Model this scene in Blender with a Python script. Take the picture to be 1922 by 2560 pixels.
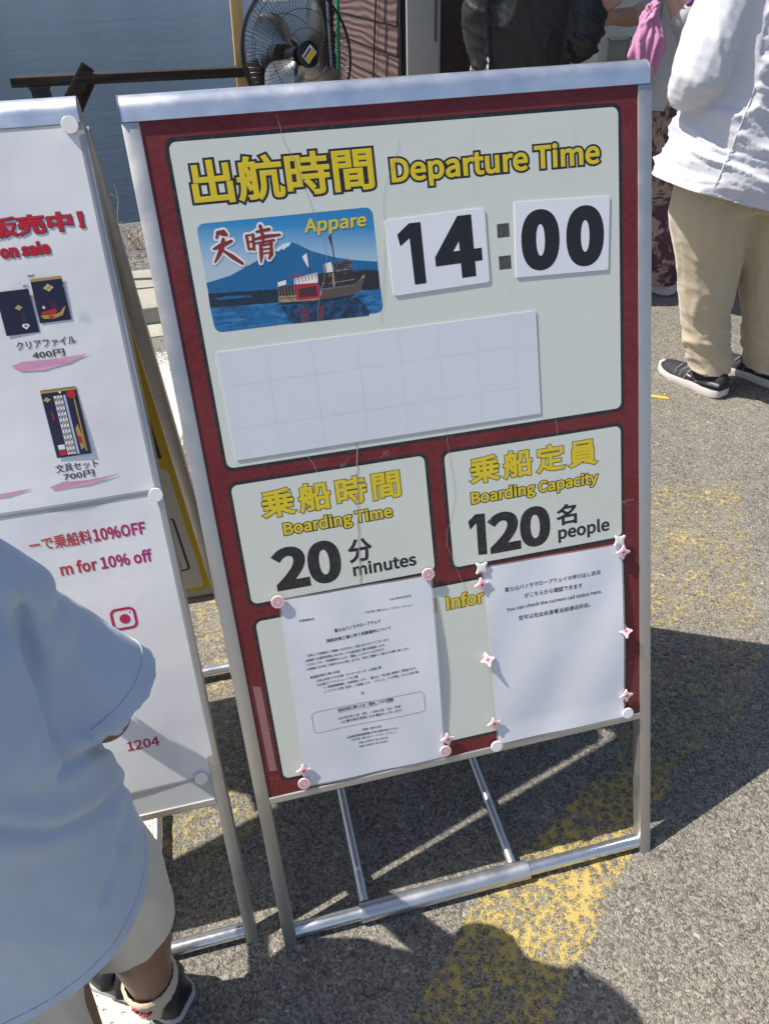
import bpy, bmesh, math, random, os
from math import sin, cos, pi, radians, sqrt
from mathutils import Vector, Matrix, noise
random.seed(7)
SC = bpy.context.scene
COL = SC.collection
for _o in list(bpy.data.objects): bpy.data.objects.remove(_o)

# ------------------------------------------------------------------ camera
CAM = Vector((-0.23084, -0.50470, 1.20048))
cd = bpy.data.cameras.new('camera'); cam = bpy.data.objects.new('camera', cd); COL.objects.link(cam)
cd.sensor_fit = 'HORIZONTAL'; cd.sensor_width = 36.0; cd.lens = 33.83
cd.clip_start = 0.02; cd.clip_end = 5000
_R = Matrix(((0.972206, -0.1661, 0.1650037), (-0.2318358, -0.5846223, 0.777476), (-0.032674, -0.7941206, -0.6068813)))
cam.matrix_world = Matrix.Translation(CAM) @ (_R @ Matrix.Diagonal((1, -1, -1))).to_4x4()
SC.camera = cam
# ------------------------------------------------------------------ sky, sun, exposure
EL, AZ = radians(57), radians(-74)          # azimuth from +Y towards +X
SUN = Vector((sin(AZ) * cos(EL), cos(AZ) * cos(EL), sin(EL)))
w = bpy.data.worlds.new('World'); SC.world = w; w.use_nodes = True
nt = w.node_tree; bg = nt.nodes['Background']
sky = nt.nodes.new('ShaderNodeTexSky'); sky.sky_type = 'NISHITA'; sky.sun_disc = False
sky.sun_elevation = EL; sky.sun_rotation = AZ; sky.air_density = 1.0; sky.dust_density = 3.0; sky.altitude = 800
nt.links.new(sky.outputs[0], bg.inputs[0]); bg.inputs[1].default_value = 0.10
sd = bpy.data.lights.new('sun', 'SUN'); sd.energy = 5.0; sd.angle = radians(0.5); sd.color = (1.0, 0.95, 0.87)
sun = bpy.data.objects.new('sun', sd); COL.objects.link(sun)
sun.rotation_euler = SUN.to_track_quat('Z', 'Y').to_euler(); sun.location = SUN * 20
SC.view_settings.view_transform = 'Standard'; SC.view_settings.look = 'None'
SC.view_settings.gamma = 1.0; SC.view_settings.exposure = 0.62
SC.cycles.max_bounces = 8; SC.cycles.transparent_max_bounces = 16

# ------------------------------------------------------------------ materials
def lin(c):
    return tuple((x / 12.92 if x <= 0.04045 else ((x + 0.055) / 1.055) ** 2.4) for x in c)
class NT:
    """small node-tree writer"""
    def __init__(self, name, col=(0.5, 0.5, 0.5), rough=0.6, metal=0.0, spec=0.5, coat=0.0, coat_rough=0.1, sheen=0.0):
        self.m = bpy.data.materials.new(name); self.m.use_nodes = True
        self.t = self.m.node_tree; self.p = self.t.nodes['Principled BSDF']
        s = self.p.inputs
        s['Base Color'].default_value = (*col, 1); s['Roughness'].default_value = rough; s['Metallic'].default_value = metal
        s['Specular IOR Level'].default_value = spec; s['Coat Weight'].default_value = coat; s['Coat Roughness'].default_value = coat_rough
        s['Sheen Weight'].default_value = sheen
        self.co = None
    def n(self, kind, **kw):
        nd = self.t.nodes.new('ShaderNode' + kind)
        for k, v in kw.items(): setattr(nd, k, v)
        return nd
    def l(self, a, b): self.t.links.new(a, b)
    def coord(self, scale=(1, 1, 1), rot=(0, 0, 0), out='Object'):
        tc = self.n('TexCoord'); mp = self.n('Mapping'); mp.inputs['Scale'].default_value = scale; mp.inputs['Rotation'].default_value = rot
        self.l(tc.outputs[out], mp.inputs[0]); return mp.outputs[0]
    def noise(self, scale, detail=4, rough=0.6, vec=None, dist=0.0):
        nd = self.n('TexNoise'); nd.inputs['Scale'].default_value = scale; nd.inputs['Detail'].default_value = detail
        nd.inputs['Roughness'].default_value = rough; nd.inputs['Distortion'].default_value = dist
        self.l(vec if vec is not None else self.coord(), nd.inputs['Vector']); return nd.outputs['Fac']
    def voro(self, scale, feature='F1', vec=None, rnd=1.0):
        nd = self.n('TexVoronoi', feature=feature); nd.inputs['Scale'].default_value = scale; nd.inputs['Randomness'].default_value = rnd
        self.l(vec if vec is not None else self.coord(), nd.inputs['Vector']); return nd
    def ramp(self, fac, stops, interp='LINEAR'):
        nd = self.n('ValToRGB'); cr = nd.color_ramp; cr.interpolation = interp
        while len(cr.elements) < len(stops): cr.elements.new(0.5)
        for e, (p, c) in zip(cr.elements, stops):
            e.position = p; e.color = (*c, 1) if not isinstance(c, (int, float)) else (c, c, c, 1)
        self.l(fac, nd.inputs[0]); return nd.outputs[0]
    def mix(self, fac, a, b, mode='MIX'):
        nd = self.n('Mix', data_type='RGBA', blend_type=mode)
        for s, v in ((nd.inputs[0], fac), (nd.inputs[6], a), (nd.inputs[7], b)):
            if isinstance(v, (int, float)): s.default_value = v
            elif isinstance(v, tuple): s.default_value = (*v, 1)
            else: self.l(v, s)
        return nd.outputs[2]
    def math(self, op, a, b=None, clamp=False):
        nd = self.n('Math', operation=op, use_clamp=clamp)
        for s, v in ((nd.inputs[0], a), (nd.inputs[1], b)):
            if v is None: continue
            if isinstance(v, (int, float)): s.default_value = v
            else: self.l(v, s)
        return nd.outputs[0]
    def bump(self, h, strength=0.3, dist=0.01):
        nd = self.n('Bump'); nd.inputs['Strength'].default_value = strength; nd.inputs['Distance'].default_value = dist
        self.l(h, nd.inputs['Height']); self.l(nd.outputs[0], self.p.inputs['Normal']); return nd
    def set(self, name, sock): self.l(sock, self.p.inputs[name]); return self
MAT = {}
def mk(name, col, **kw):
    if name not in MAT: MAT[name] = NT(name, col, **kw).m
    return MAT[name]
def speck(name, col, var=0.12, scale=40, bump=0.05, bdist=0.002, **kw):
    """plain surface with slight mottling and grain"""
    if name in MAT: return MAT[name]
    t = NT(name, col, **kw)
    f = t.noise(scale, 5, 0.65)
    d = tuple(max(0, c * (1 - var)) for c in col); b = tuple(min(1, c * (1 + var)) for c in col)
    t.set('Base Color', t.ramp(f, [(0.3, d), (0.7, b)]))
    if bump: t.bump(t.noise(scale * 6, 3), bump, bdist)
    MAT[name] = t.m; return t.m

def asphalt():
    t = NT('asphalt', rough=0.9, spec=0.3)
    co = t.coord()
    wob = t.n('VectorMath', operation='ADD'); t.l(co, wob.inputs[0]); wn = t.n('TexNoise'); wn.inputs['Scale'].default_value = 60; t.l(co, wn.inputs['Vector']); ws = t.n('VectorMath', operation='SCALE'); t.l(wn.outputs['Color'], ws.inputs[0]); ws.inputs['Scale'].default_value = .008; t.l(ws.outputs[0], wob.inputs[1]); cw = wob.outputs[0]
    v1 = t.voro(135, vec=cw); v2 = t.voro(380, vec=cw); ve = t.voro(135, 'DISTANCE_TO_EDGE', vec=cw)
    s1 = t.n('SeparateColor'); t.l(v1.outputs['Color'], s1.inputs[0])
    s2 = t.n('SeparateColor'); t.l(v2.outputs['Color'], s2.inputs[0])
    big = t.ramp(s1.outputs[0], [(0.0, (0.0963, 0.0898, 0.0792)), (.35, (0.193, 0.179, 0.155)), (.62, (0.25, 0.231, 0.194)), (.8, (0.337, 0.312, 0.256)), (.92, (0.24, 0.189, 0.148)), (1, (0.443, 0.415, 0.36))])
    sml = t.ramp(s2.outputs[1], [(0.0, (0.0722, 0.0679, 0.0612)), (.5, (0.193, 0.179, 0.153)), (1, (0.347, 0.321, 0.27))])
    sel = t.math('MULTIPLY', t.ramp(s1.outputs[2], [(.60, 0.0), (.66, 1.0)]), t.ramp(ve.outputs['Distance'], [(.06, 0.0), (.13, 1.0)]))
    c = t.mix(sel, sml, big)
    edge = t.ramp(ve.outputs['Distance'], [(0.0, .88), (.06, 1.0)])
    c = t.mix(1.0, c, edge, 'MULTIPLY')
    wear = t.ramp(t.noise(1.3, 5, .6, co), [(.32, (.82, .82, .83)), (.68, (1.0, .985, .95))])
    c = t.mix(1.0, c, wear, 'MULTIPLY')
    dust = t.ramp(t.noise(14, 5, .7, co), [(.5, 0.0), (.8, .45)])
    c = t.mix(dust, c, (0.327, 0.302, 0.248))
    t.set('Base Color', c)
    h = t.math('MULTIPLY', t.math('MINIMUM', ve.outputs['Distance'], .12), sel)
    h2 = t.math('ADD', t.math('MULTIPLY', h, 4.0), t.math('ADD', t.math('MULTIPLY', v2.outputs['Distance'], -.8), t.math('MULTIPLY', t.noise(420, 3, .7, co), .4)))
    t.bump(h2, .8, .0030)
    return t.m
MAT['asphalt'] = asphalt()

def paint(name, col, cover, col2=None, sc=150):
    """worn road paint: a sheet that lets the stones show through where it has gone"""
    t = NT(name, col, rough=.85)
    co = t.coord()
    a = t.noise(sc, 4, .75, co); b = t.noise(9, 4, .6, co); v = t.voro(95, vec=co)
    a2 = t.noise(sc * 1.9, 3, .75, co); s = t.math('ADD', t.math('ADD', t.math('MULTIPLY', a, .25), t.math('MULTIPLY', a2, .80)), t.math('ADD', t.math('MULTIPLY', b, .28), t.math('MULTIPLY', v.outputs['Distance'], .30)))
    tc = t.n('TexCoord'); sp = t.n('SeparateXYZ'); t.l(tc.outputs['UV'], sp.inputs[0])   # paint thins towards the ragged edges
    ed = t.math('MULTIPLY', t.math('MINIMUM', t.math('MINIMUM', sp.outputs[0], t.math('SUBTRACT', 1.0, sp.outputs[0])), t.math('MINIMUM', sp.outputs[1], t.math('SUBTRACT', 1.0, sp.outputs[1]))), 4.0)
    s = t.math('ADD', s, t.math('MINIMUM', ed, .20))
    fac = t.ramp(t.math('ADD', s, cover - .5), [(.49, 0.0), (.525, 1.0)])
    t.set('Base Color', t.mix(t.noise(60, 4, .7, co), col, col2 or tuple(x * .7 for x in col)))
    t.bump(a, .6, .003)
    tr = t.n('BsdfTransparent'); mx = t.n('MixShader'); out = t.t.nodes['Material Output']
    t.l(fac, mx.inputs[0]); t.l(tr.outputs[0], mx.inputs[1]); t.l(t.p.outputs[0], mx.inputs[2]); t.l(mx.outputs[0], out.inputs[0])
    MAT[name] = t.m; return t.m
paint('yellow_paint', (.46, .345, .105), -.03, (.40, .30, .10), sc=240)
paint('yellow_faint', (.43, .345, .15), -.095, (.36, .29, .12), sc=240)
paint('yellow_stroke', (.70, .44, .03), .10)
paint('white_paint', (.56, .54, .49), .15, (.46, .44, .39), sc=120)

def metal(name, col, rough, streak=True):
    t = NT(name, col, rough=rough, metal=.92)
    spot = t.ramp(t.noise(75, 5, .75), [(.62, 0.0), (.72, .22)])
    f = t.noise(28, 4, .6, t.coord((1, 1, 1)))
    t.set('Roughness', t.ramp(f, [(.3, rough - .06), (.7, rough + .1)]))
    g = t.noise(9, 5, .7); s = t.noise(260, 2, .5, t.coord((.15, 1, 1)))
    c = t.mix(t.math('MULTIPLY', s, .25), col, tuple(x * .78 for x in col))
    dirt = t.ramp(g, [(.60, 0.0), (.8, .35)])
    t.set('Base Color', t.mix(spot, t.mix(dirt, c, tuple(x * .7 for x in col)), tuple(x * .5 for x in col)))
    t.bump(s, .012, .0004)
    MAT[name] = t.m
metal('aluminium', (.56, .54, .52), .45)
metal('aluminium_cap', (.80, .82, .86), .34)
metal('steel_tube', (.70, .71, .73), .26)
metal('worn_tube', (.62, .63, .65), .36)
metal('blade_metal', (.5, .49, .46), .3)

def red_print():
    t = NT('red_print', rough=.5, coat=.08, coat_rough=.3, spec=.35)
    co = t.coord((1, 1, 1))
    # fine scale-pattern of arcs under mottled fading
    w1 = t.n('TexWave', wave_type='RINGS', rings_direction='SPHERICAL'); w1.inputs['Scale'].default_value = 26; w1.inputs['Distortion'].default_value = 9; w1.inputs['Detail'].default_value = 2; w1.inputs['Detail Scale'].default_value = 3
    t.l(co, w1.inputs['Vector'])
    base = t.mix(t.math('MULTIPLY', w1.outputs['Fac'], .55), (.125, .010, .012), (.18, .020, .023))
    f = t.noise(13, 6, .7, co); base = t.mix(t.ramp(f, [(.4, 0.0), (.75, .6)]), base, (.19, .042, .046))
    sc = t.noise(90, 6, .85, co, 2.0); base = t.mix(t.ramp(sc, [(.58, 0.0), (.68, .55)]), base, (.28, .10, .095))
    t.set('Base Color', base); t.bump(sc, .08, .0008)
    MAT['red_print'] = t.m
red_print()
def faded(name, col, col2, rough=.4, sc=30, lo=.45, hi=.72, amt=.5, coat=.2):
    t = NT(name, rough=rough, coat=coat, coat_rough=.25)
    f = t.noise(sc, 6, .75); g = t.noise(3.1, 4, .6)
    c = t.mix(t.ramp(f, [(lo, 0.0), (hi, amt)]), col, col2)
    c = t.mix(t.ramp(g, [(.35, 0.0), (.75, .3)]), c, tuple(x * .86 for x in col))
    t.set('Base Color', c); t.bump(t.noise(300, 2), .04, .0005)
    MAT[name] = t.m
faded('field_white', (.63, .65, .59), (.665, .675, .60), sc=8)
faded('print_black', (.014, .011, .013), (.07, .055, .06), sc=160, lo=.5, hi=.66, amt=.75)
faded('print_yellow', (.70, .53, .012), (.60, .45, .03), sc=60)
faded('digit_black', (.012, .008, .010), (.03, .02, .024), sc=120, amt=.3)
faded('colon_grey', (.05, .05, .05), (.13, .125, .12), sc=220, lo=.45, hi=.6, amt=.7)
faded('plate_white', (.75, .76, .80), (.70, .71, .76), rough=.35, sc=6)
faded('blank_white', (.65, .675, .725), (.61, .64, .70), rough=.35, sc=5)
mk('crack', (.34, .315, .28), rough=.9); mk('crack_faint', (.55, .565, .52), rough=.9)
faded('pink_magnet', (.80, .60, .60), (.78, .56, .56), rough=.35, sc=12)
faded('white_magnet', (.80, .78, .76), (.76, .74, .72), rough=.3, sc=12)
mk('pink_line', (.50, .07, .15), rough=.5); mk('magenta_print', (.55, .02, .12), rough=.5)
def sheet(name, col, wr=.4):
    t = NT(name, col, rough=.55, coat=.55, coat_rough=.16)
    f = t.noise(5.5, 4, .5); g = t.noise(2.2, 3, .5)
    t.set('Base Color', t.mix(f, col, tuple(x * .94 for x in col)))
    h = t.math('ADD', t.math('MULTIPLY', t.noise(9, 3, .5), 1.0), t.math('MULTIPLY', g, 2.0))
    nd = t.n('Bump'); nd.inputs['Strength'].default_value = wr; nd.inputs['Distance'].default_value = .012; t.l(h, nd.inputs['Height'])
    t.l(nd.outputs[0], t.p.inputs['Coat Normal']); t.l(nd.outputs[0], t.p.inputs['Normal'])
    MAT[name] = t.m
sheet('laminated_paper', (.72, .73, .78), .10)
sheet('film_paper', (.74, .74, .75), .16)
mk('ink', (.035, .033, .035), rough=.6); mk('ink_soft', (.085, .083, .085), rough=.6)
mk('red_line', (.45, .04, .04), rough=.6)
mk('pale_blue_line', (.35, .50, .66), rough=.6)
mk('film_edge', (.55, .55, .53), rough=.18, spec=.7)
def gradient_ink():
    t = NT('gradient_ink', rough=.5)
    tc = t.n('TexCoord'); sp = t.n('SeparateXYZ'); t.l(tc.outputs['Object'], sp.inputs[0])
    f = t.math('ADD', t.math('MULTIPLY', sp.outputs[0], 7.4), -1.06)
    t.set('Base Color', t.ramp(f, [(.0, (.55, .07, .05)), (.45, (.42, .02, .05)), (1, (.40, .012, .16))]))
    MAT['gradient_ink'] = t.m
gradient_ink()
mk('sale_red', (.50, .006, .022), rough=.45); mk('sale_dark', (.10, .02, .05), rough=.5); mk('sale_shadow', (.42, .46, .56), rough=.6)
faded('navy_print', (.012, .012, .04), (.03, .022, .05), sc=40); mk('gold_print', (.42, .27, .06), rough=.5); mk('gold_pale', (.55, .44, .14), rough=.5)
mk('pink_brush', (.62, .30, .44), rough=.6); mk('red_seal', (.42, .02, .03), rough=.5); mk('ruler_print', (.42, .50, .62), rough=.5)
mk('dark_red_print', (.22, .02, .02), rough=.5); mk('print_white', (.75, .74, .72), rough=.5)
mk('snow_print', (.62, .70, .78), rough=.4); mk('pink_print', (.65, .42, .40), rough=.4); mk('navy_flag', (.05, .03, .07), rough=.5)
mk('scuff', (.46, .33, .31), rough=.9)
mk('tape_ghost', (.30, .14, .145), rough=.7)
mk('grid_line', (.60, .625, .68), rough=.6); mk('blank_glint', (.80, .82, .88), rough=.4)
speck('grey_panel', (.52, .52, .52), .05, 20, 0, rough=.45); speck('rear_white', (.62, .61, .57), .05, 10, 0, rough=.5); speck('rear_tan', (.50, .46, .38), .06, 10, 0, rough=.5)
mk('poster_yellow', (.62, .42, .012), rough=.5); mk('poster_cream', (.60, .58, .50), rough=.5); mk('poster_navy', (.015, .03, .11), rough=.5)
mk('end_plastic', (.12, .12, .13), rough=.5); mk('dull_rail', (.23, .20, .17), rough=.6)
# ------------------------------------------------------------------ mesh helpers
class MB:
    def __init__(self): self.v = []; self.f = []; self.mi = []; self.uv = {}
    def add(self, vs, fs, mi=0):
        o = len(self.v); self.v += [Vector(p) for p in vs]
        for f in fs: self.f.append([i + o for i in f]); self.mi.append(mi)
        return self
    def box(self, c, s, R=None, mi=0):
        c = Vector(c); pts = []
        for x in (-.5, .5):
            for y in (-.5, .5):
                for z in (-.5, .5):
                    p = Vector((x * s[0], y * s[1], z * s[2])); pts.append(c + (R @ p if R else p))
        return self.add(pts, [(0, 1, 3, 2), (4, 6, 7, 5), (0, 4, 5, 1), (2, 3, 7, 6), (0, 2, 6, 4), (1, 5, 7, 3)], mi)
    def bar(self, a, b, wx, wy, up=(0, 0, 1), mi=0):
        a, b = Vector(a), Vector(b); d = (b - a).normalized(); x = Vector(up).cross(d)
        if x.length < 1e-4: x = Vector((1, 0, 0)).cross(d)
        x.normalize(); y = d.cross(x)
        R = Matrix((x, y, d)).transposed()
        return self.box((a + b) / 2, (wx, wy, (b - a).length), R, mi)
    def tube(self, path, r, seg=12, closed=False, cap=True, mi=0, flat=None):
        path = [Vector(p) for p in path]; n = len(path); rs = r if isinstance(r, (list, tuple)) else [r] * n
        tan = []
        for i in range(n):
            if closed: t = path[(i + 1) % n] - path[i - 1]
            else: t = path[min(i + 1, n - 1)] - path[max(i - 1, 0)]
            tan.append(t.normalized() if t.length > 1e-9 else Vector((0, 0, 1)))
        ref = Vector((0, 0, 1)) if abs(tan[0].z) < .9 else Vector((1, 0, 0))
        x = ref.cross(tan[0]).normalized(); rings = []
        for i in range(n):
            x = (x - tan[i] * x.dot(tan[i])).normalized(); y = tan[i].cross(x)
            ra, rb = rs[i] if isinstance(rs[i], (list, tuple)) else (rs[i], rs[i])
            rings.append([path[i] + x * (ra * cos(2 * pi * k / seg)) + y * (rb * sin(2 * pi * k / seg)) for k in range(seg)])
        o = len(self.v); vs = [p for rg in rings for p in rg]; fs = []
        for i in range(n if closed else n - 1):
            j = (i + 1) % n
            for k in range(seg): fs.append((i * seg + k, i * seg + (k + 1) % seg, j * seg + (k + 1) % seg, j * seg + k))
        if cap and not closed:
            fs.append(tuple(range(seg))[::-1]); fs.append(tuple((n - 1) * seg + k for k in range(seg)))
        return self.add(vs, fs, mi)
    def prism(self, pts, fr, w0, w1, mi=0):
        """extrude a 2-D outline between two heights of a frame fr(u,s,w)"""
        n = len(pts)
        vs = [fr(p[0], p[1], w0) for p in pts] + [fr(p[0], p[1], w1) for p in pts]
        fs = [tuple(range(n))[::-1], tuple(range(n, 2 * n))] + [(i, (i + 1) % n, n + (i + 1) % n, n + i) for i in range(n)]
        return self.add(vs, fs, mi)
    def face(self, pts, fr, w, mi=0):
        return self.add([fr(p[0], p[1], w) for p in pts], [tuple(range(len(pts)))], mi)
    def ball(self, c, r, seg=16, rings=10, R=None, mi=0):
        c = Vector(c); r = r if isinstance(r, (list, tuple)) else (r, r, r); vs = []; fs = []
        for i in range(rings + 1):
            a = pi * i / rings
            for k in range(seg):
                p = Vector((r[0] * sin(a) * cos(2 * pi * k / seg), r[1] * sin(a) * sin(2 * pi * k / seg), r[2] * cos(a)))
                vs.append(c + (R @ p if R else p))
        for i in range(rings):
            for k in range(seg): fs.append((i * seg + k, (i + 1) * seg + k, (i + 1) * seg + (k + 1) % seg, i * seg + (k + 1) % seg))
        return self.add(vs, fs, mi)
    def build(self, name, mats, parent=None, base=(0, 0, 0), smooth=None, bevel=0.0):
        base = Vector(base)
        me = bpy.data.meshes.new(name); me.from_pydata([p - base for p in self.v], [], self.f)
        mats = mats if isinstance(mats, (list, tuple)) else [mats]
        for m in mats: me.materials.append(MAT[m] if isinstance(m, str) else m)
        for p, i in zip(me.polygons, self.mi): p.material_index = i
        bm = bmesh.new(); bm.from_mesh(me); bmesh.ops.remove_doubles(bm, verts=bm.verts, dist=1e-6)
        if bevel:
            es = [e for e in bm.edges if len(e.link_faces) == 2 and e.calc_face_angle(0) > .6]
            bmesh.ops.bevel(bm, geom=es, offset=bevel, segments=2, affect='EDGES', profile=.5)
        bmesh.ops.recalc_face_normals(bm, faces=bm.faces)
        bm.to_mesh(me); bm.free()
        if smooth or bevel:
            me.shade_smooth(); me.set_sharp_from_angle(angle=radians(smooth if smooth else 40))
        o = bpy.data.objects.new(name, me); COL.objects.link(o)
        if parent: o.parent = parent
        else: o.location = base
        return o
def tag(o, label=None, cat=None, group=None, kind=None):
    for k, v in (('label', label), ('category', cat), ('group', group), ('kind', kind)):
        if v: o[k] = v
    return o
def empty(name, loc, label, cat, group=None):
    o = bpy.data.objects.new(name, None); o.empty_display_size = .1; COL.objects.link(o); o.location = loc
    return tag(o, label, cat, group)
def ident(u, s, w): return Vector((u, s, w))

def rrect(u0, s0, u1, s1, r, n=6):
    pts = []
    for cx, cy, a0 in ((u1 - r, s1 - r, 0), (u0 + r, s1 - r, 90), (u0 + r, s0 + r, 180), (u1 - r, s0 + r, 270)):
        for i in range(n + 1):
            a = radians(a0 + 90 * i / n); pts.append((cx + r * cos(a), cy + r * sin(a)))
    return pts

# ------------------------------------------------------------------ lettering
try: FONT = bpy.data.fonts.load(os.path.join(bpy.utils.system_resource('DATAFILES'), 'fonts', 'Noto Sans CJK Regular.woff2'))
except Exception: FONT = None
_TS = bpy.data.scenes.new('lettering_bench'); _GC = {}
def glyphs(s, bold, space=1.0, res=3):
    key = (s, round(bold, 5), space, res)
    if key in _GC: return _GC[key]
    cu = bpy.data.curves.new('lettering', 'FONT'); cu.body = s; 
    latin = FONT and max(s) < '\u2e00'; cu.size = 1.75 if latin else 1.0
    if latin: cu.font = FONT
    cu.resolution_u = res; cu.bevel_depth = bold; cu.bevel_resolution = 0; cu.fill_mode = 'FRONT'; cu.space_character = space
    o = bpy.data.objects.new('lettering', cu); _TS.collection.objects.link(o); vl = _TS.view_layers[0]; vl.update()
    me = bpy.data.meshes.new_from_object(o.evaluated_get(vl.depsgraph))
    bpy.data.objects.remove(o); bpy.data.curves.remove(cu)
    vs = [(v.co.x, v.co.y, v.co.z) for v in me.vertices]; fs = [tuple(p.vertices) for p in me.polygons]
    bpy.data.meshes.remove(me); _GC[key] = (vs, fs)
    return vs, fs
def ext(vs, k): return min(v[k] for v in vs), max(v[k] for v in vs)
def write(mb, fr, s, box, w, bold=0.0, outline=0.0, ref=None, space=1.0, mi=0, omi=1, res=3, dome=.00004, wave=None, gap=.00008, shear=0.0):
    """set the line s so that its ink runs from (u0,s0) to (u1,s1), h high (ref: the part of the line that h measures)"""
    u0, s0, u1, s1, h = box
    L = sqrt((u1 - u0) ** 2 + (s1 - s0) ** 2); e = ((u1 - u0) / L, (s1 - s0) / L)
    v0, _ = glyphs(s, bold, space, res)
    x0, x1 = ext(v0, 0)
    y0, y1 = ext(glyphs(ref, bold, 1, res)[0] if ref else v0, 1)
    kx, ky = L / (x1 - x0), h / (y1 - y0)
    def put(b, w, m):
        vs, fs = glyphs(s, b, space, res); z0, z1 = ext(vs, 2); out = []
        for x, y, z in vs:
            q = (y - y0) * ky; a = (x - x0) * kx + shear * q
            u, t = u0 + a * e[0] - q * e[1], s0 + a * e[1] + q * e[0]
            ww = w + (dome * (z - z0) / (z1 - z0) if z1 > z0 else 0) + (wave(u, t) if wave else 0)
            out.append(fr(u, t, ww))
        mb.add(out, fs, m)
    if outline: put(bold + outline / ky, w, omi); w += dome + gap
    put(bold, w, mi)
def ribbon(mb, fr, pts, w, mi=0, seg=10):
    """a brush stroke: (u,s,width) points with round ends, flat on the surface"""
    n = len(pts); L = []; Rr = []
    for i, (u, s, wd) in enumerate(pts):
        a = pts[max(i - 1, 0)]; b = pts[min(i + 1, n - 1)]; dx, dy = b[0] - a[0], b[1] - a[1]; d = sqrt(dx * dx + dy * dy) or 1
        L.append((u - dy / d * wd / 2, s + dx / d * wd / 2)); Rr.append((u + dy / d * wd / 2, s - dx / d * wd / 2))
    for i in range(n - 1): mb.face([L[i], Rr[i], Rr[i + 1], L[i + 1]], fr, w + i * 2e-6, mi)
    for i, (u, s, wd) in enumerate(pts):
        mb.face([(u + wd / 2 * cos(2 * pi * k / seg), s + wd / 2 * sin(2 * pi * k / seg)) for k in range(seg)], fr, w + (n + i) * 2e-6, mi)
def line(mb, fr, pts, wd, w, mi=0):
    for a, b in zip(pts, pts[1:]):
        dx, dy = b[0] - a[0], b[1] - a[1]; d = sqrt(dx * dx + dy * dy); nx, ny = -dy / d * wd / 2, dx / d * wd / 2
        mb.face([(a[0] + nx, a[1] + ny), (a[0] - nx, a[1] - ny), (b[0] - nx, b[1] - ny), (b[0] + nx, b[1] + ny)], fr, w, mi)
def ring(mb, fr, pts, wd, w, mi=0):
    n = len(pts); cx = sum(p[0] for p in pts) / n; cy = sum(p[1] for p in pts) / n; ins = []
    for i in range(n):
        a, b = pts[i - 1], pts[(i + 1) % n]; dx, dy = b[0] - a[0], b[1] - a[1]; d = sqrt(dx * dx + dy * dy) or 1
        nx, ny = -dy / d, dx / d
        if (cx - pts[i][0]) * nx + (cy - pts[i][1]) * ny < 0: nx, ny = -nx, -ny
        ins.append((pts[i][0] + nx * wd, pts[i][1] + ny * wd))
    for i in range(n):
        j = (i + 1) % n; mb.face([pts[i], pts[j], ins[j], ins[i]], fr, w, mi)
def sub(pts, step):
    out = [pts[0]]
    for a, b in zip(pts, pts[1:]):
        n = max(1, int(sqrt((a[0] - b[0]) ** 2 + (a[1] - b[1]) ** 2) / step))
        for i in range(1, n + 1):
            t = i / n; j = .0009 if i < n else 0
            out.append((a[0] + (b[0] - a[0]) * t + random.uniform(-j, j), a[1] + (b[1] - a[1]) * t + random.uniform(-j, j)))
    return out

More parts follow.
